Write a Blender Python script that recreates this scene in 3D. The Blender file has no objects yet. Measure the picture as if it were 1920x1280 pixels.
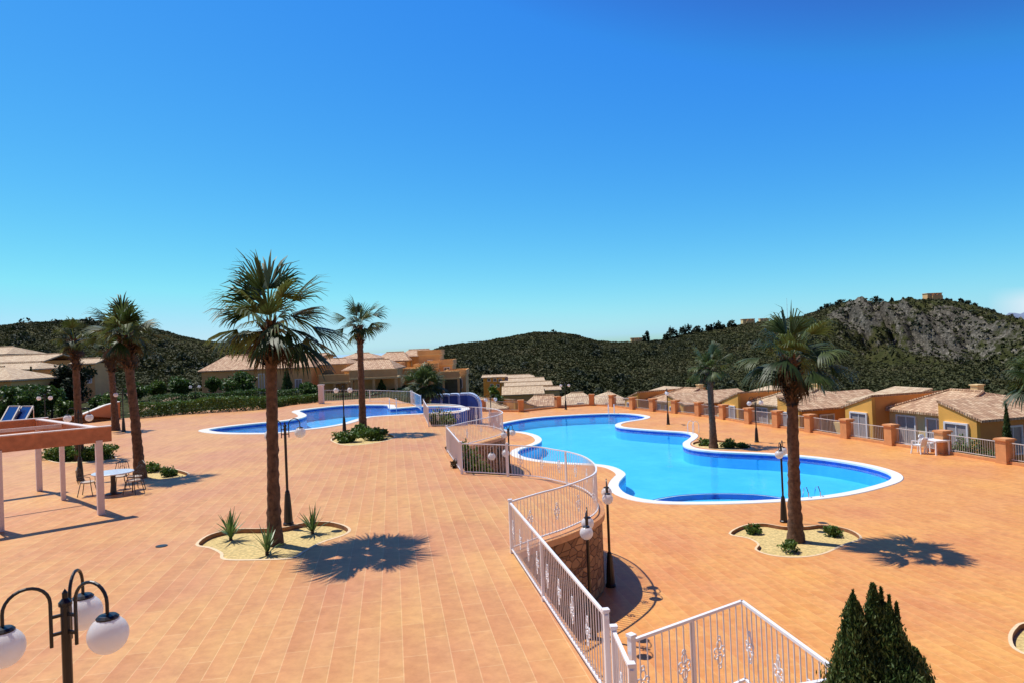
import bpy, math, random
import numpy as np
from mathutils import Vector, Matrix
from mathutils.geometry import tessellate_polygon

# ------------------------------------------------------------------ scene basics
scene = bpy.context.scene
COL = scene.collection
R = math.radians
EYE = 6.2          # camera height above the lower terrace (z = 0)
UP = 1.9           # level of the upper terrace
FPX = 1300.0
ROLL, PITCH = 0.040, math.atan(10 / 1300.0)
cr, sr, cp, sp = math.cos(ROLL), math.sin(ROLL), math.cos(PITCH), math.sin(PITCH)

def ray(u, v):
    dx, dy = u - 960.0, v - 640.0
    x, y = dx * cr - dy * sr, dy * cr + dx * sr
    return Vector((x, FPX * cp + y * sp, -y * cp + FPX * sp))
def G(u, v, z=0.0):                       # point of the level z seen at a place of the photograph
    d = ray(u, v); t = (z - EYE) / d.z
    return Vector((d.x * t, d.y * t, z))
def P(u, v, D):                           # point at distance D
    d = ray(u, v); t = D / d.y
    return Vector((d.x * t, D, EYE + d.z * t))

# ------------------------------------------------------------------ materials
def new_mat(name):
    m = bpy.data.materials.new(name); m.use_nodes = True
    nt = m.node_tree; b = nt.nodes['Principled BSDF']
    return m, nt, b
def nd(nt, t, **kw):
    n = nt.nodes.new(t)
    for k, v in kw.items(): setattr(n, k, v)
    return n
def lk(nt, a, b): nt.links.new(a, b)
def simple(name, col, rough=0.6, metal=0.0, spec=0.5, var=0.0, scale=8.0, bump=0.0, bscale=30.0, obj=True):
    m, nt, b = new_mat(name)
    b.inputs['Roughness'].default_value = rough; b.inputs['Metallic'].default_value = metal
    b.inputs['Specular IOR Level'].default_value = spec
    b.inputs['Base Color'].default_value = (*col, 1)
    geo = nd(nt, 'ShaderNodeNewGeometry')
    if var > 0:
        n = nd(nt, 'ShaderNodeTexNoise'); n.inputs['Scale'].default_value = scale; n.inputs['Detail'].default_value = 6
        lk(nt, geo.outputs['Position'], n.inputs['Vector'])
        r = nd(nt, 'ShaderNodeValToRGB')
        r.color_ramp.elements[0].position = 0.3; r.color_ramp.elements[1].position = 0.7
        r.color_ramp.elements[0].color = (*[c * (1 - var) for c in col], 1)
        r.color_ramp.elements[1].color = (*[min(1, c * (1 + var)) for c in col], 1)
        lk(nt, n.outputs['Fac'], r.inputs[0]); lk(nt, r.outputs[0], b.inputs['Base Color'])
    if bump > 0:
        n2 = nd(nt, 'ShaderNodeTexNoise'); n2.inputs['Scale'].default_value = bscale; n2.inputs['Detail'].default_value = 5
        lk(nt, geo.outputs['Position'], n2.inputs['Vector'])
        bp = nd(nt, 'ShaderNodeBump'); bp.inputs['Strength'].default_value = bump; bp.inputs['Distance'].default_value = 0.02
        lk(nt, n2.outputs['Fac'], bp.inputs['Height']); lk(nt, bp.outputs[0], b.inputs['Normal'])
    return m
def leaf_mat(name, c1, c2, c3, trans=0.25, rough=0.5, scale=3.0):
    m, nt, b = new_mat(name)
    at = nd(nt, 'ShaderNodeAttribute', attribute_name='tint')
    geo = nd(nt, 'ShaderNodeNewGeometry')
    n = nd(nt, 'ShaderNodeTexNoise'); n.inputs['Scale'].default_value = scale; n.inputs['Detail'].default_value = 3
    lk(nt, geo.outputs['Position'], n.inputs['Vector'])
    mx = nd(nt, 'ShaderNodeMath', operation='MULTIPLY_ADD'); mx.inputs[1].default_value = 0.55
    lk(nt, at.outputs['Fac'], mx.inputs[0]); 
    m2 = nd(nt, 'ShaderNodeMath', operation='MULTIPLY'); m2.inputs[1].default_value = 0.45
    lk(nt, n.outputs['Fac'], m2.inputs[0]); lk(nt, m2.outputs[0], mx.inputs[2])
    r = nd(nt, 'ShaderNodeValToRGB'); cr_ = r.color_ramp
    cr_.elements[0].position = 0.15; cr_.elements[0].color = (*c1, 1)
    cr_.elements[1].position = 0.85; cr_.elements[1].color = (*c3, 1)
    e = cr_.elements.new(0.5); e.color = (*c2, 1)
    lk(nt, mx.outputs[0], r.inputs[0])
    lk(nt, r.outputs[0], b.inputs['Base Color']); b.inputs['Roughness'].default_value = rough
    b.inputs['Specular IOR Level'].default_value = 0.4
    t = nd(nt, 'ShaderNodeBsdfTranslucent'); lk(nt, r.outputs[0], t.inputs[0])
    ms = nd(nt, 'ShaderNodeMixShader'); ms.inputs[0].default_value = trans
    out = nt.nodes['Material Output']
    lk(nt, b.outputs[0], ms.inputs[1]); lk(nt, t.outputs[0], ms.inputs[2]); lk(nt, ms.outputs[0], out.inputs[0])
    return m

def tile_mat(name, c_a, c_b, mortar, ang, w, l, mort=0.012):
    """terracotta floor tiles laid in strips"""
    m, nt, b = new_mat(name)
    geo = nd(nt, 'ShaderNodeNewGeometry')
    mp = nd(nt, 'ShaderNodeMapping'); mp.inputs['Rotation'].default_value = (0, 0, ang)
    lk(nt, geo.outputs['Position'], mp.inputs['Vector'])
    br = nd(nt, 'ShaderNodeTexBrick'); br.offset = 0.5
    br.inputs['Scale'].default_value = 1.0
    br.inputs['Brick Width'].default_value = l; br.inputs['Row Height'].default_value = w
    br.inputs['Mortar Size'].default_value = mort; br.inputs['Mortar Smooth'].default_value = 0.6
    br.inputs['Bias'].default_value = 0.0
    br.inputs['Color1'].default_value = (*c_a, 1); br.inputs['Color2'].default_value = (*c_b, 1)
    br.inputs['Mortar'].default_value = (*mortar, 1)
    lk(nt, mp.outputs[0], br.inputs['Vector'])
    sx_ = nd(nt, 'ShaderNodeSeparateXYZ'); lk(nt, mp.outputs[0], sx_.inputs[0])
    dv = nd(nt, 'ShaderNodeMath', operation='DIVIDE'); dv.inputs[1].default_value = w; lk(nt, sx_.outputs[1], dv.inputs[0])
    frc = nd(nt, 'ShaderNodeMath', operation='FRACT'); lk(nt, dv.outputs[0], frc.inputs[0])
    rg_ = nd(nt, 'ShaderNodeValToRGB'); lk(nt, frc.outputs[0], rg_.inputs[0])
    rg_.color_ramp.elements[0].color = (1.0, .93, .90, 1); rg_.color_ramp.elements[1].color = (1.0, 1.05, 1.02, 1)
    gm = nd(nt, 'ShaderNodeMixRGB', blend_type='MULTIPLY'); gm.inputs[0].default_value = 1.0
    lk(nt, br.outputs['Color'], gm.inputs[1]); lk(nt, rg_.outputs[0], gm.inputs[2])
    # large patches
    n1 = nd(nt, 'ShaderNodeTexNoise'); n1.inputs['Scale'].default_value = 0.35; n1.inputs['Detail'].default_value = 4
    lk(nt, geo.outputs['Position'], n1.inputs['Vector'])
    r1 = nd(nt, 'ShaderNodeValToRGB')
    r1.color_ramp.elements[0].position = 0.32; r1.color_ramp.elements[0].color = (0.92, 0.83, 0.90, 1)
    r1.color_ramp.elements[1].position = 0.70; r1.color_ramp.elements[1].color = (1.05, 1.10, .92, 1)
    lk(nt, n1.outputs['Fac'], r1.inputs[0])
    mu = nd(nt, 'ShaderNodeMixRGB', blend_type='MULTIPLY'); mu.inputs[0].default_value = 1.0
    lk(nt, gm.outputs[0], mu.inputs[1]); lk(nt, r1.outputs[0], mu.inputs[2])
    # clouding inside each tile
    n2 = nd(nt, 'ShaderNodeTexNoise'); n2.inputs['Scale'].default_value = 5.0; n2.inputs['Detail'].default_value = 6; n2.inputs['Roughness'].default_value = 0.65
    lk(nt, geo.outputs['Position'], n2.inputs['Vector'])
    r2 = nd(nt, 'ShaderNodeValToRGB')
    r2.color_ramp.elements[0].position = 0.3; r2.color_ramp.elements[0].color = (0.86, 0.80, 0.76, 1)
    r2.color_ramp.elements[1].position = 0.7; r2.color_ramp.elements[1].color = (1.08, 1.10, 1.08, 1)
    lk(nt, n2.outputs['Fac'], r2.inputs[0])
    mu2 = nd(nt, 'ShaderNodeMixRGB', blend_type='MULTIPLY'); mu2.inputs[0].default_value = 1.0
    lk(nt, mu.outputs[0], mu2.inputs[1]); lk(nt, r2.outputs[0], mu2.inputs[2])
    # grime spots
    n3 = nd(nt, 'ShaderNodeTexNoise'); n3.inputs['Scale'].default_value = 1.3; n3.inputs['Detail'].default_value = 8; n3.inputs['Roughness'].default_value = 0.75
    lk(nt, geo.outputs['Position'], n3.inputs['Vector'])
    r3 = nd(nt, 'ShaderNodeValToRGB')
    r3.color_ramp.elements[0].position = 0.27; r3.color_ramp.elements[0].color = (0.82, 0.76, 0.74, 1)
    r3.color_ramp.elements[1].position = 0.46; r3.color_ramp.elements[1].color = (1, 1, 1, 1)
    lk(nt, n3.outputs['Fac'], r3.inputs[0])
    mu3 = nd(nt, 'ShaderNodeMixRGB', blend_type='MULTIPLY'); mu3.inputs[0].default_value = 0.8
    lk(nt, mu2.outputs[0], mu3.inputs[1]); lk(nt, r3.outputs[0], mu3.inputs[2])
    lk(nt, mu3.outputs[0], b.inputs['Base Color'])
    b.inputs['Roughness'].default_value = 0.55; b.inputs['Specular IOR Level'].default_value = 0.35
    bp = nd(nt, 'ShaderNodeBump'); bp.inputs['Strength'].default_value = 0.25; bp.inputs['Distance'].default_value = 0.01
    ad = nd(nt, 'ShaderNodeMath', operation='SUBTRACT'); lk(nt, n2.outputs['Fac'], ad.inputs[0]); lk(nt, br.outputs['Fac'], ad.inputs[1])
    lk(nt, ad.outputs[0], bp.inputs['Height']); lk(nt, bp.outputs[0], b.inputs['Normal'])
    return m

def stone_mat(name):
    m, nt, b = new_mat(name)
    geo = nd(nt, 'ShaderNodeNewGeometry')
    mp = nd(nt, 'ShaderNodeMapping'); mp.inputs['Scale'].default_value = (2.6, 2.6, 4.2)
    lk(nt, geo.outputs['Position'], mp.inputs['Vector'])
    v1 = nd(nt, 'ShaderNodeTexVoronoi'); v1.inputs['Scale'].default_value = 1.4
    v2 = nd(nt, 'ShaderNodeTexVoronoi', feature='DISTANCE_TO_EDGE'); v2.inputs['Scale'].default_value = 1.4
    lk(nt, mp.outputs[0], v1.inputs['Vector']); lk(nt, mp.outputs[0], v2.inputs['Vector'])
    r = nd(nt, 'ShaderNodeValToRGB')
    for i, (p_, c_) in enumerate([(0.0, (.22, .11, .055)), (1.0, (.50, .29, .14))]):
        r.color_ramp.elements[i].position = p_; r.color_ramp.elements[i].color = (*c_, 1)
    e = r.color_ramp.elements.new(.5); e.color = (.34, .19, .09, 1)
    sep = nd(nt, 'ShaderNodeSeparateColor'); lk(nt, v1.outputs['Color'], sep.inputs[0]); lk(nt, sep.outputs[0], r.inputs[0])
    r2 = nd(nt, 'ShaderNodeValToRGB'); r2.color_ramp.elements[0].color = (.35, .35, .35, 1); r2.color_ramp.elements[1].position = .08
    lk(nt, v2.outputs['Distance'], r2.inputs[0])
    mu = nd(nt, 'ShaderNodeMixRGB', blend_type='MULTIPLY'); mu.inputs[0].default_value = 1
    lk(nt, r.outputs[0], mu.inputs[1]); lk(nt, r2.outputs[0], mu.inputs[2])
    lk(nt, mu.outputs[0], b.inputs['Base Color']); b.inputs['Roughness'].default_value = .85
    bp = nd(nt, 'ShaderNodeBump'); bp.inputs['Strength'].default_value = .8; bp.inputs['Distance'].default_value = .04
    lk(nt, r2.outputs[0], bp.inputs['Height']); lk(nt, bp.outputs[0], b.inputs['Normal'])
    return m

def roof_mat(name, c1, c2, c3):
    m, nt, b = new_mat(name)
    tc = nd(nt, 'ShaderNodeUVMap')
    br = nd(nt, 'ShaderNodeTexBrick'); br.offset = 0.0
    br.inputs['Scale'].default_value = 1.0; br.inputs['Brick Width'].default_value = .24; br.inputs['Row Height'].default_value = .40
    br.inputs['Mortar Size'].default_value = .028; br.inputs['Mortar Smooth'].default_value = .4
    br.inputs['Color1'].default_value = (0, 0, 0, 1); br.inputs['Color2'].default_value = (1, 1, 1, 1); br.inputs['Mortar'].default_value = (.5, .5, .5, 1)
    lk(nt, tc.outputs[0], br.inputs['Vector'])
    r = nd(nt, 'ShaderNodeValToRGB')
    r.color_ramp.elements[0].color = (*c1, 1); r.color_ramp.elements[1].color = (*c3, 1)
    e = r.color_ramp.elements.new(.5); e.color = (*c2, 1)
    n = nd(nt, 'ShaderNodeTexNoise'); n.inputs['Scale'].default_value = .9; n.inputs['Detail'].default_value = 5
    lk(nt, tc.outputs[0], n.inputs['Vector'])
    mi = nd(nt, 'ShaderNodeMixRGB'); mi.inputs[0].default_value = .40
    lk(nt, br.outputs['Color'], mi.inputs[1]); lk(nt, n.outputs['Fac'], mi.inputs[2]); lk(nt, mi.outputs[0], r.inputs[0])
    dk = nd(nt, 'ShaderNodeMixRGB', blend_type='MULTIPLY'); lk(nt, br.outputs['Fac'], dk.inputs[0])
    dk.inputs[2].default_value = (.55, .45, .42, 1); lk(nt, r.outputs[0], dk.inputs[1])
    lk(nt, dk.outputs[0], b.inputs['Base Color']); b.inputs['Roughness'].default_value = .8
    w = nd(nt, 'ShaderNodeTexWave', wave_type='BANDS', bands_direction='X'); w.inputs['Scale'].default_value = 1.0 / .24 * .5 / 1.0
    lk(nt, tc.outputs[0], w.inputs['Vector'])
    bp = nd(nt, 'ShaderNodeBump'); bp.inputs['Strength'].default_value = .7; bp.inputs['Distance'].default_value = .06
    lk(nt, w.outputs['Fac'], bp.inputs['Height']); lk(nt, bp.outputs[0], b.inputs['Normal'])
    return m

def water_mat(name, tint, bump=.06):
    m, nt, b = new_mat(name); nt.nodes.remove(b)
    out = nt.nodes['Material Output']
    t = nd(nt, 'ShaderNodeBsdfTransparent'); t.inputs[0].default_value = (*tint, 1)
    g = nd(nt, 'ShaderNodeBsdfGlossy'); g.inputs['Roughness'].default_value = .03
    fr = nd(nt, 'ShaderNodeFresnel'); fr.inputs[0].default_value = 1.33
    geo = nd(nt, 'ShaderNodeNewGeometry')
    n = nd(nt, 'ShaderNodeTexNoise'); n.inputs['Scale'].default_value = 2.2; n.inputs['Detail'].default_value = 3
    lk(nt, geo.outputs['Position'], n.inputs['Vector'])
    bp = nd(nt, 'ShaderNodeBump'); bp.inputs['Strength'].default_value = bump; bp.inputs['Distance'].default_value = .1
    lk(nt, n.outputs['Fac'], bp.inputs['Height']); lk(nt, bp.outputs[0], g.inputs['Normal']); lk(nt, bp.outputs[0], fr.inputs['Normal'])
    sc = nd(nt, 'ShaderNodeMath', operation='MULTIPLY'); sc.inputs[1].default_value = .75; lk(nt, fr.outputs[0], sc.inputs[0])
    ms = nd(nt, 'ShaderNodeMixShader'); lk(nt, sc.outputs[0], ms.inputs[0]); lk(nt, t.outputs[0], ms.inputs[1]); lk(nt, g.outputs[0], ms.inputs[2])
    lk(nt, ms.outputs[0], out.inputs[0])
    return m

def poolfloor_mat(name, c1, c2, mort):
    m, nt, b = new_mat(name)
    geo = nd(nt, 'ShaderNodeNewGeometry')
    n = nd(nt, 'ShaderNodeTexNoise'); n.inputs['Scale'].default_value = .5; n.inputs['Detail'].default_value = 5
    lk(nt, geo.outputs['Position'], n.inputs['Vector'])
    v = nd(nt, 'ShaderNodeTexVoronoi', feature='SMOOTH_F1'); v.inputs['Scale'].default_value = 2.2
    n0 = nd(nt, 'ShaderNodeTexNoise'); n0.inputs['Scale'].default_value = 1.5
    lk(nt, geo.outputs['Position'], n0.inputs['Vector'])
    add = nd(nt, 'ShaderNodeVectorMath', operation='ADD'); lk(nt, geo.outputs['Position'], add.inputs[0]); lk(nt, n0.outputs['Color'], add.inputs[1])
    lk(nt, add.outputs[0], v.inputs['Vector'])
    mi = nd(nt, 'ShaderNodeMixRGB'); mi.inputs[0].default_value = .25; lk(nt, n.outputs['Fac'], mi.inputs[1]); lk(nt, v.outputs['Distance'], mi.inputs[2])
    r = nd(nt, 'ShaderNodeValToRGB'); r.color_ramp.elements[0].position = .3; r.color_ramp.elements[0].color = (*c1, 1)
    r.color_ramp.elements[1].position = .7; r.color_ramp.elements[1].color = (*c2, 1)
    lk(nt, mi.outputs[0], r.inputs[0]); lk(nt, r.outputs[0], b.inputs['Base Color']); b.inputs['Roughness'].default_value = .5
    return m

def terrain_mat(name):
    m, nt, b = new_mat(name)
    geo = nd(nt, 'ShaderNodeNewGeometry')
    at = nd(nt, 'ShaderNodeAttribute', attribute_name='rock')
    def noise(s, d=6, rg=.6):
        n = nd(nt, 'ShaderNodeTexNoise'); n.inputs['Scale'].default_value = s; n.inputs['Detail'].default_value = d; n.inputs['Roughness'].default_value = rg
        lk(nt, geo.outputs['Position'], n.inputs['Vector']); return n
    a = noise(.22, 8, .7); c = noise(.03, 5, .6); f = noise(.9, 4, .7)
    g = nd(nt, 'ShaderNodeValToRGB')
    g.color_ramp.elements[0].position = .38; g.color_ramp.elements[0].color = (.028, .034, .009, 1)
    g.color_ramp.elements[1].position = .68; g.color_ramp.elements[1].color = (.11, .088, .045, 1)
    e = g.color_ramp.elements.new(.52); e.color = (.056, .060, .018, 1)
    mi = nd(nt, 'ShaderNodeMixRGB'); mi.inputs[0].default_value = .4; lk(nt, a.outputs['Fac'], mi.inputs[1]); lk(nt, c.outputs['Fac'], mi.inputs[2])
    lk(nt, mi.outputs[0], g.inputs[0])
    rk = nd(nt, 'ShaderNodeValToRGB')
    rk.color_ramp.elements[0].position = .35; rk.color_ramp.elements[0].color = (.022, .020, .018, 1)
    rk.color_ramp.elements[1].position = .7; rk.color_ramp.elements[1].color = (.42, .38, .30, 1)
    e = rk.color_ramp.elements.new(.52); e.color = (.11, .10, .078, 1)
    mi2 = nd(nt, 'ShaderNodeMixRGB'); mi2.inputs[0].default_value = .5; lk(nt, a.outputs['Fac'], mi2.inputs[1]); lk(nt, f.outputs['Fac'], mi2.inputs[2])
    lk(nt, mi2.outputs[0], rk.inputs[0])
    # rock shows where the attribute says bare cliff, broken up by noise
    s = nd(nt, 'ShaderNodeMath', operation='MULTIPLY_ADD'); s.inputs[1].default_value = 1.6; s.inputs[2].default_value = -0.8
    lk(nt, a.outputs['Fac'], s.inputs[0])
    s2 = nd(nt, 'ShaderNodeMath', operation='ADD', use_clamp=True); lk(nt, s.outputs[0], s2.inputs[0]); lk(nt, at.outputs['Fac'], s2.inputs[1])
    r4 = nd(nt, 'ShaderNodeValToRGB'); r4.color_ramp.elements[0].position = .42; r4.color_ramp.elements[1].position = .62
    lk(nt, s2.outputs[0], r4.inputs[0])
    mx = nd(nt, 'ShaderNodeMixRGB'); lk(nt, r4.outputs[0], mx.inputs[0]); lk(nt, g.outputs[0], mx.inputs[1]); lk(nt, rk.outputs[0], mx.inputs[2])
    lk(nt, mx.outputs[0], b.inputs['Base Color']); b.inputs['Roughness'].default_value = .95; b.inputs['Specular IOR Level'].default_value = .1
    bp = nd(nt, 'ShaderNodeBump'); bp.inputs['Strength'].default_value = .9; bp.inputs['Distance'].default_value = 1.2
    lk(nt, a.outputs['Fac'], bp.inputs['Height']); lk(nt, bp.outputs[0], b.inputs['Normal'])
    return m

M = {}
M['tile_up'] = tile_mat('terracotta_upper', (.63, .300, .116), (.69, .350, .142), (.76, .46, .22), R(90 - 9.9), .335, 1.17, .010)
M['tile_low'] = tile_mat('terracotta_lower', (.72, .315, .092), (.78, .375, .122), (.82, .44, .17), R(90 - 9.9), .335, .67, .009)
M['edge'] = simple('floor_edge_tile', (.66, .36, .17), .6, var=.12, scale=6, bump=.2)
M['stone'] = stone_mat('stone_cladding')
M['coping'] = simple('white_coping', (.86, .85, .80), .5, var=.04, scale=4, bump=.1)
M['cream_coping'] = simple('cream_coping', (.84, .78, .66), .5, var=.06, scale=4, bump=.1)
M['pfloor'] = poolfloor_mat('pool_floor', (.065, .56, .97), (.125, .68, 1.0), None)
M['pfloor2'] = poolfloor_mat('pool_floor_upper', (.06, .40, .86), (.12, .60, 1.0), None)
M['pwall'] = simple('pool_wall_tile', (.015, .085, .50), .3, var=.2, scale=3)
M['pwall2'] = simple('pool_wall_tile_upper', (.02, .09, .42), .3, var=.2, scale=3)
M['water'] = water_mat('pool_water', (.80, .95, 1.0), .16)
M['sea'] = simple('sea_water', (.34, .52, .60), .5)  # paled so the base colour carries the haze of distance
M['white'] = simple('white_paint', (.86, .84, .84), .35, var=.03, scale=5)
M['black'] = simple('black_iron', (.012, .010, .011), .35, spec=.5, var=.2, scale=20)
M['globe'] = simple('opal_globe', (.93, .91, .90), .22, spec=.5)
M['globe'].node_tree.nodes['Principled BSDF'].inputs['Subsurface Weight'].default_value = 1.0
M['globe'].node_tree.nodes['Principled BSDF'].inputs['Subsurface Radius'].default_value = (.25, .25, .25)
_nt = M['globe'].node_tree; _t = _nt.nodes.new('ShaderNodeBsdfTranslucent'); _t.inputs[0].default_value = (.95, .93, .92, 1); _m = _nt.nodes.new('ShaderNodeMixShader'); _m.inputs[0].default_value = .45
_nt.links.new(_nt.nodes['Principled BSDF'].outputs[0], _m.inputs[1]); _nt.links.new(_t.outputs[0], _m.inputs[2]); _nt.links.new(_m.outputs[0], _nt.nodes['Material Output'].inputs[0])
_nt.nodes['Principled BSDF'].inputs['Subsurface Weight'].default_value = 0
M['amber'] = simple('amber_stucco', (.80, .47, .20), .85, var=.10, scale=.8, bump=.2)
M['sand'] = simple('sand_gravel', (.68, .50, .20), .95, var=.30, scale=14, bump=.9, bscale=60)
M['bed_edge'] = simple('bed_edging', (.30, .13, .06), .8, var=.2)
M['bed_rim'] = simple('bed_rim', (.80, .58, .34), .7, var=.1)
M['trunk'] = simple('palm_trunk', (.135, .074, .044), .95, var=.45, scale=9, bump=1.0, bscale=26)
M['boot'] = simple('palm_boot', (.085, .045, .026), .9, var=.5, scale=12)
M['bark'] = simple('bark', (.09, .06, .04), .95, var=.3, scale=6, bump=.6)
M['frond'] = leaf_mat('palm_frond', (.012, .027, .006), (.028, .056, .011), (.16, .21, .055), .28, .5)
M['deadfrond'] = leaf_mat('dry_frond', (.035, .022, .010), (.075, .045, .018), (.18, .13, .055), .2, .6)
M['agave'] = leaf_mat('yucca_blade', (.06, .12, .03), (.12, .22, .06), (.26, .34, .14), .2, .4)
M['cypress'] = leaf_mat('cypress_foliage', (.022, .048, .010), (.050, .10, .020), (.15, .18, .045), .2, .6)
M['hedge'] = leaf_mat('hedge_foliage', (.032, .068, .010), (.08, .155, .022), (.17, .28, .045), .2, .5)
M['tree'] = leaf_mat('tree_foliage', (.022, .050, .008), (.055, .115, .018), (.13, .22, .038), .2, .5)
M['lime'] = leaf_mat('bright_foliage', (.04, .075, .012), (.085, .15, .022), (.17, .26, .04), .25, .5)
M['pine'] = leaf_mat('pine_foliage', (.008, .016, .005), (.016, .030, .008), (.035, .052, .014), .1, .7)
M['scrub'] = leaf_mat('scrub_foliage', (.034, .044, .010), (.068, .076, .020), (.14, .12, .050), .1, .8, .05)
M['ochre'] = simple('ochre_stucco', (.93, .48, .095), .85, var=.08, scale=.8, bump=.2)
M['orange'] = simple('orange_stucco', (.82, .35, .09), .85, var=.10, scale=.8, bump=.2)
M['cream'] = simple('cream_stucco', (.84, .60, .28), .85, var=.06, scale=.8, bump=.2)
M['pillar'] = simple('terracotta_render', (.68, .31, .12), .85, var=.12, scale=3, bump=.3)
M['wallorange'] = simple('garden_wall_render', (.62, .24, .10), .85, var=.12, scale=1)
M['roof'] = roof_mat('clay_roof_tiles', (.34, .17, .09), (.66, .42, .24), (.90, .68, .42))
M['roofpale'] = roof_mat('pale_clay_roof_tiles', (.44, .28, .17), (.72, .54, .33), (.88, .72, .48))
M['glass'] = simple('window_glass', (.10, .10, .11), .08, spec=.8, var=.3, scale=1.5)
M['blind'] = simple('window_blind', (.42, .36, .34), .5, var=.1)
M['wood'] = simple('pergola_wood', (.52, .19, .085), .7, var=.18, scale=5, bump=.3)
M['palewood'] = simple('pergola_slat_paint', (.78, .66, .60), .6, var=.08)
M['postpaint'] = simple('pergola_post_paint', (.80, .66, .62), .6, var=.05)
M['blue'] = simple('blue_render', (.035, .10, .42), .6, var=.15, scale=1.2)
M['ltblue'] = simple('pale_blue_render', (.60, .72, .92), .6, var=.06)
M['solar'] = simple('solar_cell', (.012, .045, .20), .15, spec=.8)
M['steel'] = simple('steel', (.75, .76, .78), .2, metal=1.0)
M['plastic'] = simple('white_plastic', (.88, .88, .88), .35)
M['chairiron'] = simple('chair_iron', (.035, .022, .018), .4)
M['cushion'] = simple('chair_seat', (.50, .40, .32), .7)
M['tabletop'] = simple('table_top', (.62, .68, .76), .25, var=.08)
M['earth'] = terrain_mat('hill_scrub')
M['path'] = simple('path_paving', (.66, .44, .27), .85, var=.1, scale=1)
M['mountain'] = simple('mountain_haze_blue', (.16, .21, .30), .95, var=.2, scale=.002)  # rock coloured blue to stand in for distance haze
M['wire'] = simple('fence_bar_paint', (.66, .60, .55), .5)

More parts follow.
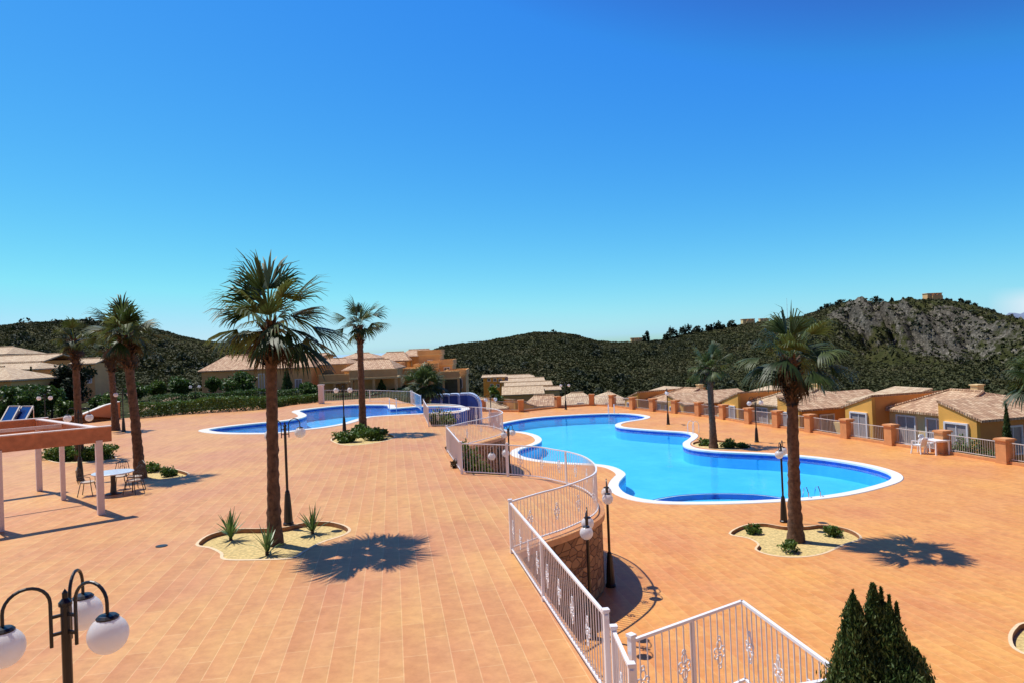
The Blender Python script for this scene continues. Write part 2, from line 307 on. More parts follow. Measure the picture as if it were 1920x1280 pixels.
# ------------------------------------------------------------------ mesh helpers
def tag(o, label=None, cat=None, group=None, kind=None):
    if label: o['label'] = label
    if cat: o['category'] = cat
    if group: o['group'] = group
    if kind: o['kind'] = kind
    return o
def empty(name, loc=(0, 0, 0), rz=0.0, label=None, cat=None, group=None):
    o = bpy.data.objects.new(name, None); COL.objects.link(o)
    o.location = loc; o.rotation_euler = (0, 0, rz); o.empty_display_size = .2
    return tag(o, label, cat, group)
class MB:
    def __init__(s): s.v = []; s.f = []; s.mi = []; s.uv = {}
    def add(s, vs, fs, mi=0):
        b = len(s.v); s.v += [tuple(x) for x in vs]
        for f in fs: s.f.append(tuple(b + i for i in f)); s.mi.append(mi)
    def box(s, c, d, rz=0.0, mi=0, M_=None):
        hx, hy, hz = d[0] / 2, d[1] / 2, d[2] / 2
        pts = [Vector((x, y, z)) for x in (-hx, hx) for y in (-hy, hy) for z in (-hz, hz)]
        rot = Matrix.Rotation(rz, 3, 'Z') if M_ is None else M_
        pts = [rot @ p + Vector(c) for p in pts]
        s.add(pts, [(0, 1, 3, 2), (4, 6, 7, 5), (0, 4, 5, 1), (2, 3, 7, 6), (0, 2, 6, 4), (1, 5, 7, 3)], mi)
    def beam(s, a, b, w, h, mi=0):         # rectangular bar from a to b
        a, b = Vector(a), Vector(b); d = (b - a); L = d.length
        if L < 1e-6: return
        d.normalize(); up = Vector((0, 0, 1)) if abs(d.z) < .95 else Vector((0, 1, 0))
        x = d.cross(up).normalized(); y = x.cross(d)
        ps = []
        for p in (a, b):
            for i, j in ((-1, -1), (1, -1), (1, 1), (-1, 1)): ps.append(p + x * w / 2 * i + y * h / 2 * j)
        s.add(ps, [(3, 2, 1, 0), (4, 5, 6, 7), (0, 1, 5, 4), (1, 2, 6, 5), (2, 3, 7, 6), (3, 0, 4, 7)], mi)
    def tube(s, pts, r, n=8, mi=0, cap=True):
        pts = [Vector(p) for p in pts]; k = len(pts)
        rs = r if isinstance(r, (list, tuple)) else [r] * k
        ref = None; base = len(s.v)
        for i, p in enumerate(pts):
            t = (pts[min(i + 1, k - 1)] - pts[max(i - 1, 0)]).normalized()
            if ref is None:
                ref = t.orthogonal().normalized()
            x = (ref - t * ref.dot(t)).normalized(); ref = x; y = t.cross(x)
            for j in range(n):
                a = 2 * math.pi * j / n
                s.v.append(tuple(p + x * math.cos(a) * rs[i] + y * math.sin(a) * rs[i]))
        for i in range(k - 1):
            for j in range(n):
                j2 = (j + 1) % n
                s.f.append((base + i * n + j, base + i * n + j2, base + (i + 1) * n + j2, base + (i + 1) * n + j)); s.mi.append(mi)
        if cap:
            s.f.append(tuple(base + j for j in reversed(range(n)))); s.mi.append(mi)
            s.f.append(tuple(base + (k - 1) * n + j for j in range(n))); s.mi.append(mi)
    def lathe(s, prof, n=16, c=(0, 0, 0), mi=0):
        base = len(s.v); c = Vector(c)
        for r_, z in prof:
            for j in range(n):
                a = 2 * math.pi * j / n
                s.v.append((c.x + r_ * math.cos(a), c.y + r_ * math.sin(a), c.z + z))
        for i in range(len(prof) - 1):
            for j in range(n):
                j2 = (j + 1) % n
                s.f.append((base + i * n + j, base + i * n + j2, base + (i + 1) * n + j2, base + (i + 1) * n + j)); s.mi.append(mi)
        s.f.append(tuple(base + j for j in reversed(range(n)))); s.mi.append(mi)
        s.f.append(tuple(base + (len(prof) - 1) * n + j for j in range(n))); s.mi.append(mi)
    def ball(s, c, r, n=16, m_=10, mi=0):
        prof = [(max(1e-4, r * math.sin(math.pi * i / m_)), -r * math.cos(math.pi * i / m_)) for i in range(m_ + 1)]
        s.lathe(prof, n, c, mi)
    def prism(s, pts, n_off, mi=0):        # flat polygon pts, given thickness vector
        k = len(pts); n_off = Vector(n_off)
        a = [Vector(p) for p in pts]; b = [p + n_off for p in a]
        tris = tessellate_polygon([a])
        fs = [tuple(t) for t in tris] + [tuple(i + k for i in reversed(t)) for t in tris]
        fs += [(i, (i + 1) % k, k + (i + 1) % k, k + i) for i in range(k)]
        s.add(a + b, fs, mi)
    def build(s, name, mat, parent=None, smooth=False, uvroof=False):
        me = bpy.data.meshes.new(name); me.from_pydata(s.v, [], s.f)
        mats = mat if isinstance(mat, (list, tuple)) else [mat]
        for m_ in mats: me.materials.append(m_)
        if len(mats) > 1: me.polygons.foreach_set('material_index', s.mi)
        if smooth: me.polygons.foreach_set('use_smooth', [True] * len(me.polygons))
        me.update()
        if uvroof:
            uvl = me.uv_layers.new(name='UVMap')
            for p in me.polygons:
                nrm = p.normal
                h = Vector((nrm.x, nrm.y, 0))
                h = h.normalized() if h.length > 1e-3 else Vector((0, 1, 0))
                ax = Vector((-h.y, h.x, 0)); dn = nrm.cross(ax)
                for li in p.loop_indices:
                    co = me.vertices[me.loops[li].vertex_index].co
                    uvl.data[li].uv = (co.dot(ax), co.dot(dn))
        o = bpy.data.objects.new(name, me); COL.objects.link(o)
        if parent is not None: o.parent = parent
        return o
def np_mesh(name, V, F, mat, parent=None, tint=None, smooth=False, rock=None):
    V = np.asarray(V, dtype=np.float32); F = np.asarray(F, dtype=np.int32)
    me = bpy.data.meshes.new(name); k = F.shape[1]
    me.vertices.add(len(V)); me.vertices.foreach_set('co', V.ravel())
    me.loops.add(F.size); me.loops.foreach_set('vertex_index', F.ravel())
    me.polygons.add(len(F)); me.polygons.foreach_set('loop_start', np.arange(0, F.size, k, dtype=np.int32))
    me.polygons.foreach_set('loop_total', np.full(len(F), k, dtype=np.int32))
    if smooth: me.polygons.foreach_set('use_smooth', np.ones(len(F), dtype=bool))
    me.materials.append(mat); me.update(calc_edges=True)
    if tint is not None:
        a = me.attributes.new('tint', 'FLOAT', 'FACE'); a.data.foreach_set('value', np.asarray(tint, dtype=np.float32))
    if rock is not None:
        a = me.attributes.new('rock', 'FLOAT', 'POINT'); a.data.foreach_set('value', np.asarray(rock, dtype=np.float32))
    o = bpy.data.objects.new(name, me); COL.objects.link(o)
    if parent is not None: o.parent = parent
    return o
CH = {}
def register(o, allo=None):                # remember the children of a finished prototype
    allo = list(bpy.data.objects) if allo is None else allo
    CH[o.name] = [c for c in allo if c.parent == o]
    for c in CH[o.name]: register(c, allo)
def copy_tree(o, parent=None):
    c = o.copy(); COL.objects.link(c)
    if parent is not None: c.parent = parent
    for ch in CH.get(o.name, []): copy_tree(ch, c)
    return c

def catmull(pts, per=6, closed=False):
    pts = [Vector(p) for p in pts]; n = len(pts); out = []
    rng = range(n) if closed else range(n - 1)
    for i in rng:
        p0 = pts[(i - 1) % n] if closed else pts[max(i - 1, 0)]
        p1 = pts[i]; p2 = pts[(i + 1) % n]; p3 = pts[(i + 2) % n] if closed else pts[min(i + 2, n - 1)]
        for k in range(per):
            t = k / per
            out.append(0.5 * ((2 * p1) + (p2 - p0) * t + (2 * p0 - 5 * p1 + 4 * p2 - p3) * t * t + (3 * p1 - p0 - 3 * p2 + p3) * t ** 3))
    if not closed: out.append(pts[-1].copy())
    return out
def resample(pts, step):
    L = [0]
    for a, b in zip(pts, pts[1:]): L.append(L[-1] + (b - a).length)
    n = max(2, int(round(L[-1] / step)) + 1); out = []; j = 0
    for i in range(n):
        s_ = L[-1] * i / (n - 1)
        while j < len(L) - 2 and L[j + 1] < s_: j += 1
        t = (s_ - L[j]) / max(1e-9, L[j + 1] - L[j]); out.append(pts[j].lerp(pts[j + 1], t))
    return out
def offset(pts, d, closed=False):          # positive d = to the left of travel
    n = len(pts); out = []
    for i in range(n):
        a = pts[(i - 1) % n] if (closed or i > 0) else pts[i]
        b = pts[(i + 1) % n] if (closed or i < n - 1) else pts[i]
        t1 = (pts[i] - a); t2 = (b - pts[i])
        n1 = Vector((-t1.y, t1.x, 0)); n2 = Vector((-t2.y, t2.x, 0))
        if n1.length > 1e-9: n1.normalize()
        if n2.length > 1e-9: n2.normalize()
        nn = (n1 + n2)
        if nn.length < 1e-6: nn = n1
        nn.normalize(); c = max(.5, nn.dot(n1) if n1.length > 0 else nn.dot(n2))
        out.append(pts[i] + nn * (d / c))
    return out
def area(pts):
    return .5 * sum(pts[i].x * pts[(i + 1) % len(pts)].y - pts[(i + 1) % len(pts)].x * pts[i].y for i in range(len(pts)))
def flat_fill(mb, outer, holes, z, mi=0, flip=False):
    loops = [[Vector((p.x, p.y, 0)) for p in lp] for lp in [outer] + holes]
    allp = [p for lp in loops for p in lp]
    tris = tessellate_polygon(loops); fs = []
    for t in tris:
        a, b, c = (allp[i] for i in t)
        up = (b - a).cross(c - a).z > 0
        fs.append(tuple(t) if up != flip else tuple(reversed(t)))
    mb.add([Vector((p.x, p.y, z)) for p in allp], fs, mi)
def strip(mb, pts, z0, z1, closed=False, mi=0):
    n = len(pts); vs = [Vector((p.x, p.y, z0)) for p in pts] + [Vector((p.x, p.y, z1)) for p in pts]
    fs = [(i, (i + 1) % n, n + (i + 1) % n, n + i) for i in range(n if closed else n - 1)]
    mb.add(vs, fs, mi)

rnd = random.Random(7)
rng = np.random.default_rng(11)

# ------------------------------------------------------------------ foliage helpers
def leaf_quads(C, size, up_bias=.3, rg=rng, aspect=.5):
    """one bent leaf-sized quad at each centre"""
    n = len(C); nrm = rg.normal(size=(n, 3)); nrm[:, 2] += up_bias
    nrm /= np.linalg.norm(nrm, axis=1, keepdims=True)
    a = rg.normal(size=(n, 3)); t = np.cross(nrm, a); t /= np.linalg.norm(t, axis=1, keepdims=True)
    b = np.cross(nrm, t); s = (size * (.6 + .8 * rg.random(n)))[:, None]
    V = np.stack([C - t * s, C - b * s * aspect, C + t * s, C + b * s * aspect], axis=1).reshape(-1, 3)
    return V, np.arange(n * 4).reshape(n, 4)
def clump_points(n, centre, radii, nclump, rg=rng, cr_=.38, flat=.0):
    centre = np.array(centre); radii = np.array(radii)
    d = rg.normal(size=(nclump, 3)); d /= np.linalg.norm(d, axis=1, keepdims=True)
    r = rg.random(nclump) ** .35 * .72
    cc = d * r[:, None]; cs = cr_ * (.6 + .7 * rg.random(nclump))
    k = rg.integers(0, nclump, n)
    q = rg.normal(size=(n, 3)); q /= np.linalg.norm(q, axis=1, keepdims=True)
    q *= (rg.random(n) ** .4)[:, None]
    p = cc[k] + q * cs[k][:, None]
    if flat: p[:, 2] = np.maximum(p[:, 2], -flat)
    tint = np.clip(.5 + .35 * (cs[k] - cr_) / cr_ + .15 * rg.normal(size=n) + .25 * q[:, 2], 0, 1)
    return centre + p * radii, tint
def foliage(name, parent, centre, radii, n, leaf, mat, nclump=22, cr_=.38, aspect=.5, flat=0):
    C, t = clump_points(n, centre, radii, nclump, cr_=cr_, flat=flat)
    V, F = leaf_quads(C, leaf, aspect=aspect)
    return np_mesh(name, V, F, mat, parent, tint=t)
def tree(name, base, h, rw, crown_h, label, cat='tree', mat='tree', n=2600, leaf=.16, group=None, trunk_r=.12, nclump=24):
    e = empty(name, base, 0, label, cat, group)
    mb = MB()
    zt = h - crown_h * .55
    mb.tube([(0, 0, -.3), (.04, .02, zt * .5), (.0, .05, zt)], [trunk_r * 1.3, trunk_r, trunk_r * .7], 8)
    for k in range(5):
        a = k * 1.26 + rnd.random(); mb.tube([(0, .05, zt - crown_h * .3), (math.cos(a) * rw * .5, math.sin(a) * rw * .5, zt + crown_h * .15)], [trunk_r * .5, trunk_r * .15], 6)
    mb.build('trunk', M['bark'], e)
    foliage('crown', e, (0, 0, h - crown_h / 2), (rw, rw, crown_h / 2 * 1.1), n, leaf, M[mat], nclump)
    return e
def bush(name, base, r, h, label, cat='bush', mat='hedge', n=900, leaf=.07, group=None, nclump=16):
    o = foliage(name, None, (0, 0, h * .42), (r[0] if isinstance(r, tuple) else r, r[1] if isinstance(r, tuple) else r, h * .62), n, leaf, M[mat], nclump, cr_=.45, flat=.62)
    o.location = base
    return tag(o, label, cat, group)
def cypress(name, base, h, r, label, n=4000, leaf=.06, group=None, spires=((0, 0, 1.0, 1.0),), mat='cypress', blunt=False):
    e = empty(name, base, 0, label, 'tree', group)
    mb = MB(); mb.tube([(0, 0, -.2), (0, 0, h * .85)], [r * .16, r * .04], 7); mb.build('trunk', M['bark'], e)
    CC = []; TT = []
    for sx, sy, hs, rs in spires:
        m = int(n * hs * rs)
        z = rng.random(m) ** .9; prof = (np.sin(np.clip(z * 1.02 + .02, 0, 1) ** .75 * math.pi) ** .6) * (1 - z * .55) * 1.1
        if blunt: z = 1 - (1 - .45) * rng.random(m); prof = np.minimum(1, ((1 - z) / .15) ** .8) * 1.0 + .06
        ph = rng.random(m) * 2 * math.pi
        lump = 1 + .22 * np.sin(ph * 3 + z * 21) * np.sin(z * 34 + ph * 2) + (.20 if blunt else .10) * rng.normal(size=m) + (.25 * np.sin(z * 150 + ph * 5) * np.sin(ph * 7 + z * 60) if blunt else 0)
        rr = r * rs * prof * lump * (rng.random(m) ** .25)
        CC.append(np.stack([sx + rr * np.cos(ph), sy + rr * np.sin(ph), z * h * hs], axis=1))
        TT.append(np.clip(.35 + .3 * (lump - 1) / .3 + .18 * rng.normal(size=m), 0, 1))
    C = np.concatenate(CC); t = np.concatenate(TT)
    nn = len(C); up = rng.normal(size=(nn, 3)) * .45; up[:, 2] += 1; up /= np.linalg.norm(up, axis=1, keepdims=True)
    a = rng.normal(size=(nn, 3)); sd = np.cross(up, a); sd /= np.linalg.norm(sd, axis=1, keepdims=True)
    s = (leaf * (.6 + .8 * rng.random(nn)))[:, None]
    V = np.stack([C - up * s, C - sd * s * .32, C + up * s * 1.2, C + sd * s * .32], axis=1).reshape(-1, 3)
    np_mesh('crown', V, np.arange(nn * 4).reshape(nn, 4), M[mat], e, tint=t)
    return e

# ------------------------------------------------------------------ palms
def palm(base, top, rad, label, seed, nfr=46, trunk_r=.24, group='fan palms on the terraces', dead=10, boots=.9, petiole=.46, name='fan_palm', droop=1.0):
    rg = np.random.default_rng(seed); rr = random.Random(seed)
    base = Vector(base); top = Vector(top)
    e = empty(name, base, 0, label, 'palm tree', group)
    T = top - base; H = T.z
    # trunk: flared foot, ringed bark, slight lean
    N = 46; n = 18; V = []; F = []
    for i in range(N + 1):
        s_ = i / N; z = H * s_
        cx = T.x * s_ ** 1.4; cy = T.y * s_ ** 1.4
        r0 = trunk_r * (.68 + .32 * math.exp(-s_ * 5) + .12 * math.exp(-s_ * 30)) * (1 + .05 * math.sin(i * 2.4)) * (1.0 if s_ < .97 else .8)
        for j in range(n):
            a = 2 * math.pi * j / n
            r1 = r0 * (1 + .05 * rg.normal() + .03 * math.sin(3 * a + i * .7))
            V.append((cx + r1 * math.cos(a), cy + r1 * math.sin(a), z - (.1 if i == 0 else 0)))
    for i in range(N):
        for j in range(n):
            j2 = (j + 1) % n; F.append((i * n + j, i * n + j2, (i + 1) * n + j2, (i + 1) * n + j))
    np_mesh('trunk', V, F, M['trunk'], e)
    # old leaf bases under the crown
    V = []; F = []
    nb = int(150 * boots / .9)
    for k in range(nb):
        s_ = 1 - boots / H * rr.random(); a = rr.random() * 6.283; z = H * s_
        cx, cy = T.x * s_ ** 1.4, T.y * s_ ** 1.4; r0 = trunk_r * (.62 + .25 * (1 - (1 - s_) * H / boots))
        L = .13 + .2 * rr.random(); w = .03 + .035 * rr.random(); tilt = rr.uniform(-.3, 1.0)
        d = Vector((math.cos(a), math.sin(a), 0)); t = Vector((-d.y, d.x, 0))
        p0 = Vector((cx, cy, z)) + d * r0; p1 = p0 + d * L * math.cos(tilt) + Vector((0, 0, L * math.sin(tilt)))
        q = d.cross(t) * .02
        b = len(V); V += [p0 - t * w, p0 + t * w, p1 + t * w * .35, p1 - t * w * .35, p0 - Vector((0, 0, .06)) - t * w * .5, p0 - Vector((0, 0, .06)) + t * w * .5]
        F += [(b, b + 1, b + 2, b + 3), (b + 4, b + 5, b + 2, b + 3)]
    np_mesh('leaf_base', [tuple(x) for x in V], F, M['boot'], e)
    # fronds
    def fronds(nm, count, elo, ehi, mat, rs, drp):
        V = []; F = []; tint = []
        for k in range(count):
            az = k * 2.39996 + rr.uniform(-.25, .25)
            el = R(elo + (ehi - elo) * ((k + .5) / count) + rr.uniform(-9, 9))
            L = rad * rs * petiole * rr.choice((.3, .55, .8, 1.0, 1.2)) * rr.uniform(.9, 1.1); B = rad * rs * (1 - petiole) * rr.uniform(.85, 1.2)
            d = Vector((math.cos(az) * math.cos(el), math.sin(az) * math.cos(el), math.sin(el)))
            side = Vector((-math.sin(az), math.cos(az), 0))
            c0 = Vector((T.x, T.y, H - .05)) + Vector((math.cos(az), math.sin(az), 0)) * trunk_r * .3
            # petiole bends down a bit
            p1 = c0 + d * L * .5; d2 = (d + Vector((0, 0, -.22 * drp * math.cos(el)))).normalized(); p2 = p1 + d2 * L * .5
            w = .018
            for a_, b_ in ((c0, p1), (p1, p2)):
                b = len(V); V += [a_ - side * w, a_ + side * w, b_ + side * w * .7, b_ - side * w * .7]; F.append((b, b + 1, b + 2, b + 3)); tint.append(.9)
            up = side.cross(d2).normalized()
            roll = rr.uniform(-.5, .5); side2 = side * math.cos(roll) + up * math.sin(roll); up2 = side2.cross(d2).normalized()
            nl = 22; spread = R(rr.uniform(52, 78)); tf = rr.random()
            cup = rr.uniform(.1, .8)
            for i in range(nl):
                u = -1 + 2 * i / (nl - 1); th = u * spread + rr.uniform(-.03, .03)
                ld = (d2 * math.cos(th) + side2 * math.sin(th) + up2 * cup * abs(math.sin(th))).normalized()
                ll = B * (1 - .25 * abs(u) ** 2) * rr.uniform(.85, 1.08)
                pw = side2 * math.cos(th) - d2 * math.sin(th)
                lw = ll * .5 * spread * 2 / nl * .66
                a0 = p2; a1 = p2 + ld * ll * .5
                ld2 = (ld + Vector((0, 0, -.30 * drp))).normalized(); a2 = a1 + ld2 * ll * .3
                ld3 = (ld2 + Vector((0, 0, -.85 * drp * rr.uniform(.5, 1.4)))).normalized(); a3 = a2 + ld3 * ll * .25
                b = len(V)
                V += [a0 - pw * .006, a0 + pw * .006, a1 + pw * lw, a1 - pw * lw, a2 + pw * lw * .62, a2 - pw * lw * .62, a3 + pw * .004, a3 - pw * .004]
                F += [(b, b + 1, b + 2, b + 3), (b + 3, b + 2, b + 4, b + 5), (b + 5, b + 4, b + 6, b + 7)]
                tv = min(1, max(0, .15 + .5 * tf + .2 * rr.random() + .15 * math.sin(el))); tint += [tv, tv, min(1, tv + .15)]
        return np_mesh(nm, [tuple(x) for x in V], F, mat, e, tint=tint)
    fronds('crown', nfr, -26, 84, M['frond'], 1.0, droop)
    if dead: fronds('dry_frond_skirt', dead, -75, -45, M['deadfrond'], .72, droop * 1.3)
    return e

def spiky(base, h, n, label, seed, name='yucca', group='spiky plants in the palm bed'):
    rr = random.Random(seed); V = []; F = []; tint = []
    for k in range(n):
        az = rr.random() * 6.283; el = R(rr.uniform(30, 88)); L = h * rr.uniform(.6, 1.08)
        d = Vector((math.cos(az) * math.cos(el), math.sin(az) * math.cos(el), math.sin(el))); s_ = Vector((-math.sin(az), math.cos(az), 0)); w = .024
        z0 = Vector((0, 0, h * .2 * rr.random()))
        a1 = z0 + d * L * .55; a2 = a1 + (d + Vector((0, 0, -.28))).normalized() * L * .45
        b = len(V); V += [z0 - s_ * w * .7, z0 + s_ * w * .7, a1 + s_ * w, a1 - s_ * w, a2 + s_ * .003, a2 - s_ * .003]
        F += [(b, b + 1, b + 2, b + 3), (b + 3, b + 2, b + 4, b + 5)]; t = rr.random(); tint += [t, t]
    e = empty(name, base, 0, label, 'plant', group)
    mb = MB(); mb.tube([(0, 0, -.05), (0, 0, h * .22)], [.045, .035], 7); mb.build('stem', M['bark'], e)
    np_mesh('foliage', [tuple(x) for x in V], F, M['agave'], e, tint=tint)
    return e

# ------------------------------------------------------------------ camera, sun, sky
cam = bpy.data.cameras.new('camera'); co = bpy.data.objects.new('camera', cam); COL.objects.link(co)
right = Vector((cr, sr * sp, -sr * cp)); up_ = Vector((sr, -cr * sp, cr * cp)); back = right.cross(up_)
co.matrix_world = Matrix(((right.x, up_.x, back.x, 0), (right.y, up_.y, back.y, 0), (right.z, up_.z, back.z, EYE), (0, 0, 0, 1)))
cam.sensor_width = 36; cam.lens = 36 * FPX / 1920; cam.clip_start = .1; cam.clip_end = 60000
scene.camera = co
SKYC = ((1.64, .37, 1.78, 5.6, -1.2), (2.69, 2.65, 1.2, 2.48, 3.0), (4.74, 8.5, .3, 1.5, 2.6))
SUN_AZ, SUN_EL = R(58), R(63.5)            # left of the view direction, high
sd = Vector((-math.sin(SUN_AZ) * math.cos(SUN_EL), math.cos(SUN_AZ) * math.cos(SUN_EL), math.sin(SUN_EL)))
sl = bpy.data.lights.new('sun', 'SUN'); sl.energy = 4.6; sl.angle = R(.53); sl.color = (1.0, .955, .88)
so = bpy.data.objects.new('sun', sl); COL.objects.link(so); so.rotation_euler = sd.to_track_quat('Z', 'Y').to_euler(); so.location = (-20, 12, 40)
w = bpy.data.worlds.new('World'); scene.world = w; w.use_nodes = True; nt = w.node_tree
bg = nt.nodes['Background']; sky = nt.nodes.new('ShaderNodeTexSky'); sky.sky_type = 'NISHITA'; sky.sun_disc = False
sky.sun_elevation = SUN_EL; sky.sun_rotation = -SUN_AZ; sky.altitude = 100; sky.air_density = 1.0; sky.dust_density = .3; sky.ozone_density = 2.2
hs = nt.nodes.new('ShaderNodeMixRGB'); hs.blend_type = 'MULTIPLY'; hs.inputs[0].default_value = 1.0; hs.inputs[2].default_value = (.50, 1.15, 1.75, 1)
# clearer, deeper air: per-channel contrast of the physical sky
ssep = nt.nodes.new('ShaderNodeSeparateColor'); scmb = nt.nodes.new('ShaderNodeCombineColor'); nt.links.new(sky.outputs[0], ssep.inputs[0])
def mth(op, a=None, b=None, c=None, clamp=False):
    n = nt.nodes.new('ShaderNodeMath'); n.operation = op; n.use_clamp = clamp
    for i, q in enumerate((a, b, c)):
        if q is None: continue
        if isinstance(q, (int, float)): n.inputs[i].default_value = q
        else: nt.links.new(q, n.inputs[i])
    return n.outputs[0]
for ch_, (ref, lev, ex, cap_, dark) in enumerate(SKYC):
    v_ = mth('MINIMUM', mth('DIVIDE', ssep.outputs[ch_], ref), cap_)
    v2_ = mth('POWER', mth('MINIMUM', v_, 1.0), dark)      # overhead sky cut in green and blue to neutralise its fill in shadows
    nt.links.new(mth('MULTIPLY', mth('MULTIPLY', mth('POWER', v_, ex), lev), v2_), scmb.inputs[ch_])
nt.links.new(scmb.outputs[0], hs.inputs[1]); hs.inputs[2].default_value = (1, 1, 1, 1)
# a low bank of cloud over the far mountains, by direction in the sky
tc = nt.nodes.new('ShaderNodeTexCoord'); sepx = nt.nodes.new('ShaderNodeSeparateXYZ'); nt.links.new(tc.outputs['Generated'], sepx.inputs[0])
def mth(op, a=None, b=None, c=None, clamp=False):
    n = nt.nodes.new('ShaderNodeMath'); n.operation = op; n.use_clamp = clamp
    for i, q in enumerate((a, b, c)):
        if q is None: continue
        if isinstance(q, (int, float)): n.inputs[i].default_value = q
        else: nt.links.new(q, n.inputs[i])
    return n.outputs[0]
tx = mth('DIVIDE', sepx.outputs[0], mth('MAXIMUM', sepx.outputs[1], .01))
tz = mth('DIVIDE', sepx.outputs[2], mth('MAXIMUM', sepx.outputs[1], .01))
cn = nt.nodes.new('ShaderNodeTexNoise'); cn.inputs['Scale'].default_value = 9; cn.inputs['Detail'].default_value = 7
cmp_ = nt.nodes.new('ShaderNodeMapping'); cmp_.inputs['Scale'].default_value = (1, 1, 3.2)
nt.links.new(tc.outputs['Generated'], cmp_.inputs[0]); nt.links.new(cmp_.outputs[0], cn.inputs['Vector'])
mx_ = mth('MULTIPLY', mth('MULTIPLY_ADD', tx, 12.0, -8.25, True), mth('MULTIPLY_ADD', tz, -45.0, 2.6, True))
mk = mth('MULTIPLY', mth('MULTIPLY_ADD', cn.outputs['Fac'], 3.5, -1.25, True), mx_)
rear_warm_tint = nt.nodes.new('ShaderNodeMixRGB'); rear_warm_tint.blend_type = 'MULTIPLY'; rear_warm_tint.inputs[2].default_value = (1.35, .58, .50, 1)  # tint added to the sky behind the camera to warm shaded walls
nt.links.new(mth('MULTIPLY_ADD', sepx.outputs[1], -2.2, -.1, True), rear_warm_tint.inputs[0]); nt.links.new(hs.outputs[0], rear_warm_tint.inputs[1])
mixc = nt.nodes.new('ShaderNodeMixRGB'); mixc.inputs[2].default_value = (8.2, 8.8, 9.6, 1)
nt.links.new(mk, mixc.inputs[0]); nt.links.new(rear_warm_tint.outputs[0], mixc.inputs[1]); nt.links.new(mixc.outputs[0], bg.inputs[0])
bg.inputs[1].default_value = .10
scene.view_settings.view_transform = 'Standard'; scene.view_settings.look = 'None'; scene.view_settings.exposure = 0.0; scene.view_settings.gamma = 1
scene.cycles.max_bounces = 6; scene.cycles.transparent_max_bounces = 12; scene.cycles.use_denoising = True
scene.cycles.sample_clamp_indirect = 6

# ------------------------------------------------------------------ terrain: one sheet out to the horizon
def vnoise(x, y, seed=0):
    xi = np.floor(x).astype(np.int64); yi = np.floor(y).astype(np.int64); fx = x - xi; fy = y - yi
    fx = fx * fx * (3 - 2 * fx); fy = fy * fy * (3 - 2 * fy)
    def h(a, b):
        n = (a * 374761393 + b * 668265263 + seed * 1442695041) & 0xffffffff
        n = ((n ^ (n >> 13)) * 1274126177) & 0xffffffff
        return ((n ^ (n >> 16)) & 0xffff) / 65535.0
    return (h(xi, yi) * (1 - fx) + h(xi + 1, yi) * fx) * (1 - fy) + (h(xi, yi + 1) * (1 - fx) + h(xi + 1, yi + 1) * fx) * fy
def fbm(x, y, o=4, seed=0):
    s_ = 0; a = 1; t = 0
    for i in range(o):
        s_ = s_ + a * (vnoise(x * 2 ** i, y * 2 ** i, seed + i) - .5); t += a; a *= .5
    return s_ / t
def sm(x, a, b):
    t = np.clip((x - a) / (b - a), 0, 1); return t * t * (3 - 2 * t)
SKY = [(-400, 610), (0, 612), (40, 606), (120, 604), (200, 607), (290, 622), (380, 640), (470, 650), (540, 663), (600, 674), (660, 684), (740, 682), (790, 662), (830, 648),
       (900, 637), (960, 630), (1000, 621), (1050, 621), (1085, 627), (1120, 638), (1150, 641), (1200, 638), (1250, 634), (1300, 622), (1345, 616), (1400, 608), (1450, 603), (1500, 595), (1530, 584),
       (1560, 573), (1600, 570), (1650, 566), (1700, 562), (1760, 562), (1800, 567), (1840, 577), (1880, 592), (1920, 605), (1990, 625), (2300, 640)]
sk_t = []; sk_e = []
for u, v in SKY:
    d = ray(u, v); sk_t.append(d.x / d.y); sk_e.append(d.z / d.y)
def edge_D(X):                             # where the upper terrace ends at the far left
    return np.interp(X, [-200, -60, -36, -20.9, -9, -3], [38, 42, 48, 63.5, 67, 68])
